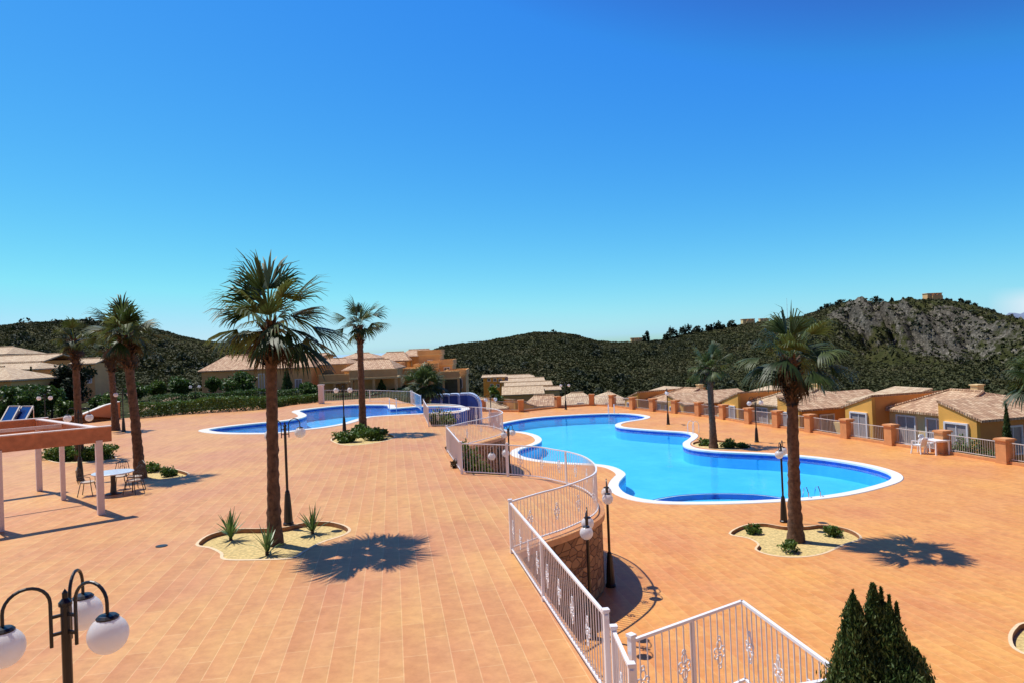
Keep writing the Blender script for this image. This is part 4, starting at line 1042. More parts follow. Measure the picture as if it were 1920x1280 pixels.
for i in range(len(allp) - 1):
    k = len(allp) - 2 - i
    if i > 16: lab = 'thin metal fence bay past the right border'
    j = 16 - i
    if 1 <= j <= 16: lab = 'thin metal fence bay just left of the %s boundary pillar from the camera' % names_ord[j - 1]
    else: lab = 'thin metal fence bay running out past the right border'
    bay(allp[i], allp[i + 1], lab)

# ------------------------------------------------------------------ palms
def trunk_top(u, v, base): return P(u, v, base.y)
b1 = G(515, 1012, UP); palm(b1, trunk_top(508, 606, b1), 1.75, 'tallest fan palm in the sandy bed at the front of the upper terrace', 3, 30, .180, dead=5, boots=1.0, droop=0.75)
b2 = G(1492, 1008, 0); palm(b2, trunk_top(1484, 668, b2), 1.85, 'fan palm in the sandy bed in front of the large pool', 8, 24, .235, dead=7, boots=1.5, droop=1.15)
b3 = G(681, 812, UP); palm(b3, trunk_top(674, 610, b3), 1.65, 'slim fan palm among low bushes before the far pool', 5, 21, 0.234, dead=1, boots=1.0, droop=0.7)
b4 = G(262, 890, UP); palm(b4, trunk_top(234, 628, b4), 1.62, 'leaning fan palm behind the garden table', 12, 24, 0.225, dead=5, boots=1.3, droop=0.85)
b5 = G(150, 858, UP); palm(b5, trunk_top(140, 636, b5), 1.15, 'thin fan palm with few fronds rising behind the pergola', 14, 12, .21, dead=6, boots=1.4, droop=1.1)
b6 = G(217, 806, UP); palm(b6, trunk_top(205, 654, b6), 1.4, 'farther fan palm half hidden behind the leaning palm', 15, 17, .26, dead=6, boots=1.5, droop=1.1)
b7 = G(1338, 836, 0); palm(b7, trunk_top(1329, 688, b7), 1.5, 'fan palm in the bay on the far side of the large pool', 17, 22, 0.243, dead=5, boots=0.5, droop=1.1)
b8 = P(1962, 760, 27); b8.z = 0; palm(b8, P(1958, 708, 27), 1.7, 'palm whose fronds reach in at the right border', 19, 36, .28, dead=5, boots=1.2, droop=1.1)
b9 = P(797, 760, 58); b9.z = 0; palm(b9, P(797, 722, 58), 2.15, 'short bushy palm between the far pool and the blue walls', 23, 46, .42, dead=4, boots=1.2, petiole=.4, droop=1.2, name='short_palm')

spiky(G(433, 1012, UP - .1), .68, 42, 'spiky yucca left of the front palm trunk', 1)
spiky(G(501, 1040, UP - .1), .64, 38, 'spiky yucca at the near rim of the front palm bed', 2)
spiky(G(586, 1000, UP - .1), .62, 38, 'spiky yucca right of the front palm trunk', 3)
for u, v, r_, lab in [(1415, 1000, .30, 'small grey green shrub left of the poolside palm trunk'), (1481, 1034, .30, 'small grey green shrub in front of the poolside palm trunk'), (1560, 1004, .32, 'small grey green shrub right of the poolside palm trunk')]:
    bush('shrub', G(u, v, -.1), r_, .36, lab, 'shrub', 'lime', 700, .045, 'small shrubs in the poolside bed')
for u, v, r_, h, lab in [(1322, 834, .50, .42, 'small shrub left of the palm across the pool'), (1368, 838, .55, .5, 'small dark shrub right of the palm across the pool'), (1390, 839, .45, .3, 'lowest dark shrub at the right tip of the bed across the pool')]:
    bush('shrub', G(u, v, -.1), r_, h, lab, 'shrub', 'hedge', 700, .07, 'shrubs in the bed across the pool')
for u, v, r_, lab in [(285, 884, .38, 'small reddish shrub right of the leaning palm trunk'), (315, 892, .36, 'small green shrub at the outer end of the left bed')]:
    bush('shrub', G(u, v, UP - .1), r_, .40, lab, 'shrub', 'hedge', 600, .05, 'shrubs in the left bed')
for u, v, r_, lab in [(652, 828, .72, 'rounded low bush at the foot of the lamp by the far pool'), (702, 824, .95, 'wider low bush right of the slim palm trunk'), (676, 818, .6, 'low bush around the slim palm trunk')]:
    bush('bush', G(u, v, UP - .1), (r_, r_ * .7), .62, lab, 'bush', 'hedge', 1500, .075, 'low bushes around the slim palm')
bush('bush', G(120, 862, UP - .1), (1.0, .8), .75, 'dark round bush left of the thin palm behind the pergola', 'bush', 'hedge', 2200, .08, 'dark bushes behind the pergola')
bush('bush', G(178, 860, UP - .1), (1.05, .8), .75, 'dark round bush right of the thin palm behind the pergola', 'bush', 'hedge', 2200, .08, 'dark bushes behind the pergola')

# planting in the recesses below the terrace edge
for k, (u, v, D, r_, h, lab, mt) in enumerate([(874, 880, 27.2, .6, 2.7, 'tall leafy shrub in the left corner of the near planted recess', 'tree'), (896, 880, 26.6, .5, 2.3, 'leafy shrub in the middle of the near planted recess', 'lime'), (915, 885, 27.0, .42, 1.5, 'small shrub before the stone wall in the near planted recess', 'tree'),
                                               (818, 795, 43.0, .75, 2.7, 'shrub filling the left of the far recess beside the blue basin', 'tree'), (838, 795, 42.6, .7, 2.55, 'shrub at the right of the far recess beside the blue basin', 'lime')]):
    p = P(u, v, D); tree('shrub', (p.x, p.y, 0), h, r_, h * .92, lab, 'shrub', mt, 1300, .075, 'shrubs in the sunken recesses', .04, 18)
for u, v, lab in [(842, 842, 'little potted looking tuft at the far foot of the short straight railing'), (852, 872, 'little dark tuft halfway along the short straight railing')]:
    bush('shrub', G(u, v + 4, UP), .16, .3, lab, 'shrub', 'deadfrond', 220, .05, 'tufts along the short railing')

# near cypress
cyp = P(1650, 1200, 5.45)
cypress('cypress', (cyp.x + .0, cyp.y, 0), 4.22, .37, 'dark green twin tipped cypress in the near right corner', 90000, .018, spires=((-.20, .0, .982, .42), (-.03, .02, 1.0, .30), (.05, -.02, .965, .50), (.03, .0, .905, .72), (.16, .05, .915, .50), (-.20, .04, .93, .55), (.05, -.1, .885, 1.0), (-.34, .0, .865, .30), (.26, .0, .88, .5), (.04, .03, .992, .10), (.085, .0, .98, .10), (.13, -.02, .968, .12), (-.19, .01, .99, .08), (-.28, .0, .935, .12)), blunt=True)
p = P(1722, 1268, 5.0); cypress('cypress', (p.x, p.y, 0), 3.42, .22, 'small dark cypress tip at the bottom border right of the twin tipped one', 5000, .03)
p = P(1212, 1276, 6.6); bush('bush', (p.x, p.y, .9), .2, 1.1, 'bit of leafy green at the bottom border by the near railing corner', 'bush', 'lime', 500, .04)

# ------------------------------------------------------------------ pergola
e = empty('pergola', (-11.9, 19.8, UP), 0, 'open pergola with brown beams and pale pink posts at the left border', 'pergola')
def rel(x, y, z): return Vector((x + 11.9, y - 19.8, z - UP))
C1 = Vector((-11.9, 19.8)); f_ = Vector((-.75, -.66)); s_ = Vector((-.74, .67)); f_.normalize(); s_.normalize()
LF, LS = 5.2, 6.2; zb = UP + 2.12
def at2(a, b): q = C1 + f_ * a + s_ * b; return q
for a, b, wd in [(0, 0, .17), (2.35, 0, .22), (0, 3.5, .13), (0, 6.2, .17), (LF, 0, .2), (LF, LS, .2), (LF, 3.4, .2)]:
    q = at2(a, b); mb = MB(); mb.box((0, 0, 0), (wd, wd, 2.12), math.atan2(f_.y, f_.x)); o = mb.build('post', M['postpaint'], e); o.location = rel(q.x, q.y, UP + 1.06)
def pb(a0, b0, a1, b1, w_, h_, z_, nm, mt):
    p0, p1_ = at2(a0, b0), at2(a1, b1); mb = MB(); mb.beam(rel(p0.x, p0.y, z_), rel(p1_.x, p1_.y, z_), w_, h_); mb.build(nm, M[mt], e)
for args in [(-.32, 0, LF + .3, 0), (-.32, LS, LF + .3, LS)]:
    pb(*args, .14, .42, zb + .15, 'beam', 'wood'); pb(*args, .20, .03, zb + .376, 'beam_cap', 'palewood')
for args in [(0, .08, 0, LS - .08), (LF, .08, LF, LS - .08)]:
    pb(*args, .14, .34, zb + .17, 'beam', 'wood'); pb(args[0], args[1] + .1, args[2], args[3] - .1, .20, .03, zb + .356, 'beam_cap', 'palewood')
pb(.08, 3.1, LF - .08, 3.1, .06, .10, zb + .28, 'crossbar', 'palewood'); pb(2.6, .1, 2.6, 3.05, .05, .08, zb + .26, 'crossbar', 'palewood'); pb(2.6, 3.15, 2.6, LS - .1, .05, .08, zb + .26, 'crossbar', 'palewood')

# ------------------------------------------------------------------ garden table and chairs
tp = G(213, 925, UP)
e = empty('garden_table', tp, 0, 'round grey topped iron garden table behind the pergola', 'table')
mb = MB(); mb.lathe([(.60, .68), (.62, .69), (.62, .715), (.60, .725)], 32); mb.build('table_top', M['tabletop'], e)
mb = MB(); mb.lathe([(.26, 0), (.26, .02), (.10, .06), (.075, .3), (.075, .62), (.14, .68)], 14); mb.build('pedestal', M['chairiron'], e)
def iron_chair():
    e = empty('garden_chair', (0, 0, 0))
    mb = MB(); mb.lathe([(.21, .42), (.22, .43), (.22, .455), (.20, .465)], 18); mb.build('seat', M['cushion'], e)
    for x in (-1, 1):
        for y in (-1, 1):
            mb = MB(); mb.tube([(x * .15, y * .15, .42), (x * .19, y * .19, .2), (x * .21, y * .23, 0)], .013, 6); mb.build('leg', M['chairiron'], e)
    mb = MB(); mb.tube([(-.2, -.19, .42), (-.215, -.23, .65), (-.17, -.26, .86), (0, -.28, .95), (.17, -.26, .86), (.215, -.23, .65), (.2, -.19, .42)], .013, 6); mb.build('back_frame', M['chairiron'], e)
    mb = MB()
    for k in (-2, -1, 0, 1, 2): mb.tube([(k * .06, -.20, .46), (k * .065, -.235, .66), (k * .05, -.265, .90)], .007, 5)
    mb.tube([(.08 * math.cos(a), -.245, .68 + .08 * math.sin(a)) for a in [i * math.pi / 6 for i in range(13)]], .008, 5)
    mb.build('back_lattice', M['chairiron'], e)
    for x in (-1, 1):
        mb = MB(); mb.tube([(x * .215, -.22, .62), (x * .23, .0, .66), (x * .22, .16, .62), (x * .19, .17, .45)], .011, 6); mb.build('armrest', M['chairiron'], e)
    register(e); return e
ch0 = iron_chair()
for i, (dx, dy, rz, lab) in enumerate([(-.78, -.12, -78, 'iron garden chair with pale seat on the left of the round table'), (.72, -.10, 80, 'iron garden chair on the right of the round table'), (-.22, .82, 195, 'iron garden chair on the far side of the round table behind the pergola post'), (.38, .62, 150, 'iron garden chair between the round table and the leaning palm')]):
    o = ch0 if i == 0 else copy_tree(ch0); o.location = (tp.x + dx, tp.y + dy, UP); o.rotation_euler = (0, 0, R(rz)); tag(o, lab, 'chair', 'iron chairs around the garden table')

# white plastic furniture by the boundary
def plastic_chair():
    e = empty('plastic_chair', (0, 0, 0))
    mb = MB(); mb.box((0, 0, .43), (.46, .46, .035)); mb.build('seat', M['plastic'], e)
    mb = MB(); mb.prism([(-.23, -.22, .45), (.23, -.22, .45), (.24, -.30, .74), (.15, -.32, .84), (-.15, -.32, .84), (-.24, -.30, .74)], (0, -.03, 0)); mb.build('backrest', M['plastic'], e)
    for x in (-1, 1):
        for y in (-1, 1):
            mb = MB(); mb.beam((x * .22, y * .21, .42), (x * .26, y * .26, 0), .07, .05); mb.build('leg', M['plastic'], e)
        mb = MB(); mb.beam((x * .255, -.25, .65), (x * .255, .22, .65), .06, .03); mb.beam((x * .255, .2, .64), (x * .235, .2, .43), .05, .04); mb.build('armrest', M['plastic'], e)
    register(e); return e
pc0 = plastic_chair()
for i, (u, v, rz, lab) in enumerate([(1724, 849, 25, 'white plastic armchair standing left of the white table'), (1740, 845, -150, 'white plastic armchair behind the white table')]):
    o = pc0 if i == 0 else copy_tree(pc0); o.location = G(u, v, 0); o.rotation_euler = (0, 0, R(rz)); tag(o, lab, 'chair', 'white plastic chairs')
e = empty('plastic_table', G(1757, 850, 0), R(10), 'square white plastic table against the boundary pillar', 'table')
mb = MB(); mb.box((0, 0, .70), (.85, .85, .035)); mb.box((0, 0, .655), (.78, .78, .05)); mb.build('table_top', M['plastic'], e)
for x in (-1, 1):
    for y in (-1, 1):
        mb = MB(); mb.beam((x * .36, y * .36, .64), (x * .38, y * .38, 0), .06, .06); mb.build('leg', M['plastic'], e)

# pool ladders and handrails
def ladder(p, rz, lab, z=0):
    e = empty('pool_ladder', (p.x, p.y, z), rz, lab, 'ladder', 'steel pool ladders')
    for x in (-.25, .25):
        mb = MB(); mb.tube([(x, .45, 0), (x, .45, .55), (x, .38, .75), (x, .2, .82), (x, .02, .76), (x, -.06, .6), (x, -.06, -.8)], .021, 8); mb.build('rail', M['white'], e)
    for zz in (-.25, -.5, -.75):
        mb = MB(); mb.box((0, -.06, zz), (.48, .09, .03)); mb.build('step', M['steel'], e)
ladder(G(1296, 812, 0), R(-65), 'curved pool ladder on the spit across the large pool')
ladder(G(1147, 775, 0), R(0), 'curved pool ladder at the farthest edge of the large pool')
ladder(G(737, 767, UP), R(10), 'curved white pool ladder at the far edge of the upper pool', UP)
for u, v, lab in [(1514, 932, 'small bent handrail left at the shallow steps of the large pool'), (1536, 930, 'small bent handrail right at the shallow steps of the large pool')]:
    p = G(u, v, 0); mb = MB(); mb.tube([(0, -.15, -.3), (0, -.1, .2), (0, .05, .38), (0, .3, .3), (0, .5, -.25)], .02, 8); o = mb.build('handrail', M['steel']); o.location = (p.x, p.y, 0); tag(o, lab, 'handrail', 'handrails at the shallow steps')

# blue basin wall and the arched blue fins behind it
bo = offset(bulge, 0.0)
mb = MB()
bw = clean(offset(bulge, .03) if area(bulge + [bulge[0]]) < 0 else offset(bulge, -.03))
# outward side of the bulge, away from the pool
cen = Vector((sum(p.x for p in bulge) / len(bulge), sum(p.y for p in bulge) / len(bulge), UP))
bw = [cen + (p - cen) * 1.012 for p in bulge]
strip(mb, bw, -.1, UP + .03); tag(mb.build('blue_basin_wall', M['blue']), 'blue rendered outer wall of the far pool where it bulges over the drop', 'wall')
mb = MB(); a_ = [cen + (p - cen) * 1.02 for p in bulge]; b_ = [cen + (p - cen) * .93 for p in bulge]; n_ = len(a_)
mb.add([Vector((p.x, p.y, UP + .035)) for p in a_] + [Vector((p.x, p.y, UP + .035)) for p in b_], [(i, i + 1, n_ + i + 1, n_ + i) for i in range(n_ - 1)])
mb.build('coping', M['coping'], bpy.data.objects['blue_basin_wall'])
for k, (u, wpx, lab) in enumerate([(819, 15, 'leftmost and lowest of the five blue curved walls'), (837, 10, 'second blue curved wall from the left'), (853, 13, 'middle one of the five blue curved walls'), (872, 13, 'second blue curved wall from the right'), (889, 17, 'rightmost and largest blue curved wall with a rounded top')]):
    D = 60.5 - k * .9; p = P(u, 780, D); wd = wpx * 1.3 / 1300 * D; top = 2.25 + .06 * k; e = empty('curved_wall', (p.x, p.y, 0), R(-6), lab, 'wall', 'blue curved walls by the far pool')
    rc = .95 if k == 4 else .22
    arcp = [(wd / 2, 0, 0)] + [(wd / 2 - rc + rc * math.sin(a), 0, top - rc + rc * math.cos(a)) for a in [math.pi / 2 - i * math.pi / 2 / 8 for i in range(9)]] + [(-wd / 2, 0, top), (-wd / 2, 0, 0)]
    mb = MB(); mb.prism(arcp, (0, .7, 0)); mb.build('panel', M['blue'], e)
    mb = MB()
    for q0, q1 in zip(arcp[0:10], arcp[1:11]): mb.box(((q0[0] + q1[0]) / 2 + (.01 if q0[0] > 0 else -.01), .33, (q0[2] + q1[2]) / 2), (.17, .80, abs(q1[2] - q0[2]) + .02)) if abs(q1[2] - q0[2]) > abs(q1[0] - q0[0]) * 1.01 else mb.beam((q0[0] + .01, .33, q0[2] + .015), (q1[0] + .01, .33, q1[2] + .015), .80, .17)
    mb.build('edge_band', M['ltblue'], e)

# ------------------------------------------------------------------ houses
def roof_gable(mb, x0, x1, y0, y1, ze, zr, axis='x', th=.14, hip=0.0, ridge=None):
    """gable or hipped roof over a rectangle; ridge along axis"""
    if axis == 'x':
        ym = (y0 + y1) / 2 if ridge is None else ridge
        a, b = (x0 + hip, ym, zr), (x1 - hip, ym, zr)
        c = [(x0, y0, ze), (x1, y0, ze), (x1, y1, ze), (x0, y1, ze)]
        quads = [(c[0], c[1], b, a), (c[2], c[3], a, b)]; tri = [(c[1], c[2], b), (c[3], c[0], a)]
    else:
        xm = (x0 + x1) / 2 if ridge is None else ridge
        a, b = (xm, y0 + hip, zr), (xm, y1 - hip, zr)
        c = [(x0, y0, ze), (x1, y0, ze), (x1, y1, ze), (x0, y1, ze)]
        quads = [(c[1], c[2], b, a), (c[3], c[0], a, b)]; tri = [(c[0], c[1], a), (c[2], c[3], b)]
    faces = quads + (tri if hip > 0 else [])
    for f in faces:
        k = len(f); top = [Vector(p) for p in f]; bot = [p - Vector((0, 0, th)) for p in top]
        mb.add(top + bot, [tuple(range(k)), tuple(reversed(range(k, 2 * k)))] + [(i, i + k, (i + 1) % k + k, (i + 1) % k) for i in range(k)])
    # ridge caps
    mb.tube([Vector(a) + Vector((0, 0, .03)), Vector(b) + Vector((0, 0, .03))], .09, 6)
def window(parent, loc, rz, w_, h_, mat='blind', name='window', shut=True):
    """white frame standing in a wall; faces local -Y"""
    mb = MB(); t = .10
    for a in ((-w_ / 2 - t / 2, 0), (w_ / 2 + t / 2, 0)): mb.box((a[0], -.03, 0), (t, .12, h_ + 2 * t))
    for zz in (-h_ / 2 - t / 2, h_ / 2 + t / 2): mb.box((0, -.031, zz), (w_, .118, t))
    mb.box((0, -.02, 0), (.05, .06, h_))
    o = mb.build(name, M['white'], parent); o.location = loc; o.rotation_euler = (0, 0, rz)
    mb = MB(); mb.box((0, -.004, 0), (w_, .03, h_)); mb.build('pane', M['glass'] if mat == 'glass' else M[mat], o)
    return o
# arclength along the boundary
AL = [0.0]
for a, b in zip(perim, perim[1:]): AL.append(AL[-1] + (b - a).length)
def per_at(s_):
    s_ = max(0, min(AL[-1] - .01, s_)); i = max(k for k in range(len(AL)) if AL[k] <= s_); i = min(i, len(perim) - 2)
    t = (s_ - AL[i]) / (AL[i + 1] - AL[i]); return perim[i].lerp(perim[i + 1], t)
def per_tan(s_):
    d = per_at(s_ + 3) - per_at(s_ - 3); return d.normalized()
def s_of_D(D):
    i = max(k for k in range(len(perim)) if k >= 2 and perim[k].y >= D)
    a, b = perim[i], perim[i + 1]; return AL[i] + (a.y - D) / (a.y - b.y) * (AL[i + 1] - AL[i])
labels_h = ['nearest tiled house with white framed windows behind the white plastic furniture and slim cypress', 'second tiled house from the camera, behind the poolside palm trunk', 'third tiled house along the boundary, behind the palm across the pool',
            'fourth tiled house where the boundary bends before the hill', 'fifth tiled house along the boundary, right of the palm across the pool', 'sixth tiled house along the boundary, left of the palm across the pool', 'seventh tiled house along the boundary where it bends', 'eighth tiled house beyond the farthest pillars', 'tiled house past the farthest pillars with a lamp before it']
s0 = s_of_D(35.9)
def slab(mb, pts, th=.13):
    """thick roof plane through four or more points, top face up"""
    top = [Vector(p) for p in pts]
    n_ = (top[1] - top[0]).cross(top[2] - top[0])
    if n_.z < 0: top.reverse()
    bot = [p - Vector((0, 0, th)) for p in top]; k = len(top)
    mb.add(top + bot, [tuple(range(k)), tuple(reversed(range(k, 2 * k)))] + [(i, i + k, (i + 1) % k + k, (i + 1) % k) for i in range(k)])
for k in range(4):
    s1 = s0 - 13.7 * k
    if s1 < 3: break
    pnear = per_at(s1); tn = per_tan(s1 - 4.5)             # tn points to the camera
    nr = Vector((-tn.y, tn.x, 0))
    dz = -1.5 * (max(0, pnear.y - 37) / 36.0)
    cor = pnear + nr * 3.3; cor.z = -2.6
    e = empty('terraced_house', cor, math.atan2(-tn.y, -tn.x), labels_h[k], 'house', 'tiled houses beyond the boundary')
    sgn = 1 if Vector((math.cos(e.rotation_euler.z + math.pi / 2), math.sin(e.rotation_euler.z + math.pi / 2), 0)).dot(nr) > 0 else -1
    def L(x, y, z): return Vector((x, sgn * y, z + 2.6))
    LN, WG, DP, SB = 9.6, 2.35, 8.5, 1.3
    ze, zh, zc, zr = 1.50 + dz, 2.28 + dz, 1.36 + dz, 2.40 + dz
    ty = Vector((0, sgn * .25, 0))
    mb = MB()
    mb.prism([L(0, 0, -2.6), L(WG, 0, -2.6), L(WG, 0, zh - .13), L(0, 0, ze - .13)], ty); mb.build('wing_wall', M['ochre'], e); mb = MB()
    mb.prism([L(LN - WG, 0, -2.6), L(LN, 0, -2.6), L(LN, 0, ze - .13), L(LN - WG, 0, zh - .13)], ty); mb.build('wing_wall', M['ochre'], e)
    mb = MB(); mb.prism([L(WG + .001, SB, -2.6), L(LN - WG - .001, SB, -2.6), L(LN - WG - .001, SB, zc + .05), L(WG + .001, SB, zc + .05)], ty); mb.build('recessed_wall', M['cream'], e)
    mb = MB()
    for xx, sg in ((0, 1), (LN, -1)):
        mb.prism([L(xx, .26, -2.6), L(xx, DP, -2.6), L(xx, DP, ze - .13), L(xx, .26, ze - .13)], Vector((sg * .25, 0, 0)))
    for xx, sg in ((WG, -1), (LN - WG, 1)):
        mb.prism([L(xx, .26, -2.6), L(xx, DP, -2.6), L(xx, DP, zh - .14), L(xx, .26, zh - .14)], Vector((sg * .2, 0, 0)))
    mb.build('side_wall', M['orange'], e)
    mb = MB()
    slab(mb, [L(-.34, -.06, ze - .12), L(WG + .05, -.06, zh), L(WG + .05, DP, zh), L(-.34, DP, ze - .12)]); mb.build('wing_roof', M['roof'], e, uvroof=True); mb = MB()
    slab(mb, [L(LN + .34, -.06, ze - .12), L(LN - WG - .05, -.06, zh), L(LN - WG - .05, DP, zh), L(LN + .34, DP, ze - .12)])
    mb.build('wing_roof', M['roof'], e, uvroof=True)
    mb = MB()
    slab(mb, [L(WG + .06, SB - .35, zc), L(LN - WG - .06, SB - .35, zc), L(LN - WG - 1.3, 4.8, zr), L(WG + 1.3, 4.8, zr)])
    slab(mb, [L(WG + .06, SB - .35, zc), L(WG + 1.3, 4.8, zr), L(WG + .06, DP, zc + .3)])
    slab(mb, [L(LN - WG - .06, SB - .35, zc), L(LN - WG - 1.3, 4.8, zr), L(LN - WG - .06, DP, zc + .3)])
    slab(mb, [L(WG + 1.3, 4.8, zr), L(LN - WG - 1.3, 4.8, zr), L(LN - WG - .06, DP, zc + .3), L(WG + .06, DP, zc + .3)])
    for q0, q1 in ((L(WG + 1.3, 4.8, zr), L(LN - WG - 1.3, 4.8, zr)), (L(WG + .1, SB - .3, zc + .03), L(WG + 1.3, 4.8, zr)), (L(LN - WG - .1, SB - .3, zc + .03), L(LN - WG - 1.3, 4.8, zr))): mb.tube([q0 + Vector((0, 0, .03)), q1 + Vector((0, 0, .03))], .075, 6)
    mb.build('roof', M['roofpale' if k % 2 else 'roof'], e, uvroof=True)
    fr = math.pi if sgn < 0 else 0
    wz = .22 + dz
    for xx in (WG * .52, LN - WG * .52): window(e, L(xx, -.01, wz), fr, 1.3, 1.6, 'blind')
    for xx in (WG + 1.35, LN - WG - 1.35): window(e, L(xx, SB - .01, wz - .12), fr, 1.3, 1.7, 'blind')
    window(e, L(-.01, 2.4, wz - .1), -math.pi / 2, 1.1, 1.4, 'blind')
    mb = MB(); mb.box(tuple(L(LN * .55, 6.2, zr - .1)), (.5, .5, .7)); mb.box(tuple(L(LN * .55, 6.2, zr + .28)), (.62, .62, .07)); mb.build('chimney', M['cream'], e)
    if k < 3:                                            # low yard wall with planting between the houses
        mb = MB(); mb.prism([L(LN + .02, 2.0, -2.6), L(13.4, 2.0, -2.6), L(13.4, 2.0, -.1 + dz), L(LN + .02, 2.0, -.1 + dz)], Vector((0, sgn * .2, 0))); mb.build('yard_wall', M['cream'], e)
        mb = MB(); slab(mb, [L(LN + .3, 3.2, ze - .15), L(13.2, 3.2, ze - .15), L(13.2, 7.6, zh - .1), L(LN + .3, 7.6, zh - .1)]); mb.build('link_roof', M['roofpale'], e, uvroof=True)
        mb = MB(); mb.prism([L(LN + .02, 3.6, -2.6), L(13.38, 3.6, -2.6), L(13.38, 3.6, ze - .2), L(LN + .02, 3.6, ze - .2)], Vector((0, sgn * .2, 0))); mb.build('link_wall', M['ochre'], e)
def block(name, label, u0, u1, vr, ve, vb, D, dep, wall='ochre', roof='roof', hip=0.0, wins=(), arches=(), group='houses behind the upper terrace', cat='house', flat=False, roof_parent=True, zb=None, over=.35):
    """building whose front faces the terrace; places read at distance D"""
    pa, pb_ = P(u0, vb, D), P(u1, vb, D); um = (u0 + u1) / 2
    z0 = min(pa.z, pb_.z) - .6 if zb is None else zb; ze = P(um, ve, D).z; zr = P(um, vr, D + dep / 2).z
    x0, x1 = pa.x, pb_.x
    e = empty(name, ((x0 + x1) / 2, D, z0), 0, label, cat, group)
    hx = (x1 - x0) / 2; hh = ze - z0
    # solid front wall; arched openings are laid over it below
    mb = MB(); pts = [(-hx, 0, 0)]
    for (ua, va, wa, ha) in sorted(arches):
        c = P(ua, va, D); cx = c.x - (x0 + x1) / 2; wv = wa / FPX * D; top = min(hh - .15, c.z - z0 + ha / 2 / FPX * D); zb_ = c.z - z0 - ha / 2 / FPX * D
    mb.prism([(-hx, 0, 0), (hx, 0, 0), (hx, 0, hh), (-hx, 0, hh)], (0, dep, 0)); mb.build('wall', M[wall], e)
    for (ua, va, wa, ha) in arches:      # loggia: flat dark sheet in place of room shade, inside a proud arch
        c = P(ua, va, D); cx = c.x - (x0 + x1) / 2; wv = wa / FPX * D / 2; hv = ha / FPX * D / 2; cz = c.z - z0
        n = 10; sp_h = max(.05, hv * 2 - wv)
        inner = [(cx - wv, cz - hv)] + [(cx - wv * math.cos(math.pi * i / n), cz - hv + sp_h + wv * math.sin(math.pi * i / n)) for i in range(n + 1)] + [(cx + wv, cz - hv)]
        outer = [(cx - wv * 1.22, cz - hv)] + [(cx - wv * 1.22 * math.cos(math.pi * i / n), cz - hv + sp_h + wv * 1.18 * math.sin(math.pi * i / n)) for i in range(n + 1)] + [(cx + wv * 1.22, cz - hv)]
        mb = MB(); k = len(inner)
        vs = [(x, -.25, z) for x, z in inner] + [(x, -.25, z) for x, z in outer] + [(x, -.01, z) for x, z in inner] + [(x, -.01, z) for x, z in outer]
        fs = []
        for i in range(k - 1):
            fs += [(i, i + 1, k + i + 1, k + i), (i, 2 * k + i, 2 * k + i + 1, i + 1), (k + i, k + i + 1, 3 * k + i + 1, 3 * k + i)]
        mb.add(vs, fs); o = mb.build('arch', M[wall], e)
        mb = MB(); mb.prism([(x, -.015, z) for x, z in inner], (0, .012, 0)); mb.build('opening_shade', M['glass'], o)
    for wi in wins:
        (ua, va, wa, ha) = wi[:4]; c = P(ua, va, D)
        window(e, Vector((c.x - (x0 + x1) / 2, -.01, c.z - z0)), 0, wa / FPX * D, ha / FPX * D, wi[4] if len(wi) > 4 else 'glass')
    mb = MB()
    if flat:
        mb.box((0, dep / 2, hh + .06), (2 * hx + .3, dep + .3, .12)); mb.build('roof_terrace', M['cream'], e)
        mb = MB()
        for yy in (-.05, dep + .05): mb.box((0, yy, hh + .45), (2 * hx + .3, .16, .66))
        for xx in (-hx - .06, hx + .06): mb.box((xx, dep / 2, hh + .44), (.16, dep - .1, .64))
        mb.build('parapet', M[wall], e)
    else:
        roof_gable(mb, -hx - over, hx + over, -over, dep + over, hh + .02, zr - z0, 'x', .16, hip); mb.build('roof', M[roof], e, uvroof=True)
    return e
GA = 'houses on the left beyond the garden'
block('house', 'tiled roof highest on the far left border above the other roofs', -80, 14, 652, 665, 760, 100, 8, 'orange', 'roofpale', 2.0, group=GA)
block('house', 'long low tiled roof ending beside the dark round tree', -30, 84, 666, 678, 760, 88, 7, 'orange', 'roofpale', 0, group=GA)
block('house', 'tiled house below the long low roof with a small dark chimney', -90, 66, 682, 694, 770, 80, 6, 'amber', 'roofpale', 1.5, group=GA)
block('house', 'nearest pale roof on the left border sloping down to the right', -260, 22, 692, 717, 775, 64, 6, 'amber', 'roofpale', 3.2, group=GA, over=.5)
block('house', 'plain ochre walled house between the dark tree and the leaning palm', 138, 180, 672, 681, 765, 82, 4, 'amber', 'roofpale', 0, wins=((168, 710, 6, 12, 'blind'),), group=GA)
GB = 'stepped townhouses behind the far pool'
block('townhouse', 'long ochre building with a wide tiled roof behind the round hedge trees', 380, 586, 664, 691, 758, 86, 9, 'amber', 'roof', 1.6, wins=((491, 718, 9, 34, 'cream'), (560, 722, 10, 22, 'blind')), group=GB, zb=.2)
block('townhouse', 'narrow tiled block stepping up right of the long ochre building', 575, 603, 663, 668, 745, 93, 7, 'amber', 'roof', 0, group=GB, zb=.2)
block('townhouse', 'ochre block with a single wide dark arch', 590, 650, 672, 682, 752, 88, 8, 'amber', 'roof', 1.2, arches=((616, 702, 25, 20),), group=GB, zb=.2)
block('townhouse', 'orange block with twin arches behind the slim palm trunk', 648, 738, 674, 692, 750, 84, 8, 'amber', 'roof', 1.4, arches=((662, 706, 17, 20), (700, 706, 17, 20)), group=GB, zb=.2)
block('townhouse', 'upper tiled block showing above the twin arches', 636, 706, 662, 672, 740, 104, 8, 'amber', 'roof', 2, group=GB, zb=.2)
block('townhouse', 'topmost row of tiled roofs left of the stepped corner', 704, 766, 660, 676, 745, 108, 9, 'amber', 'roof', 1.5, arches=((728, 688, 16, 14),), group=GB, zb=.0)
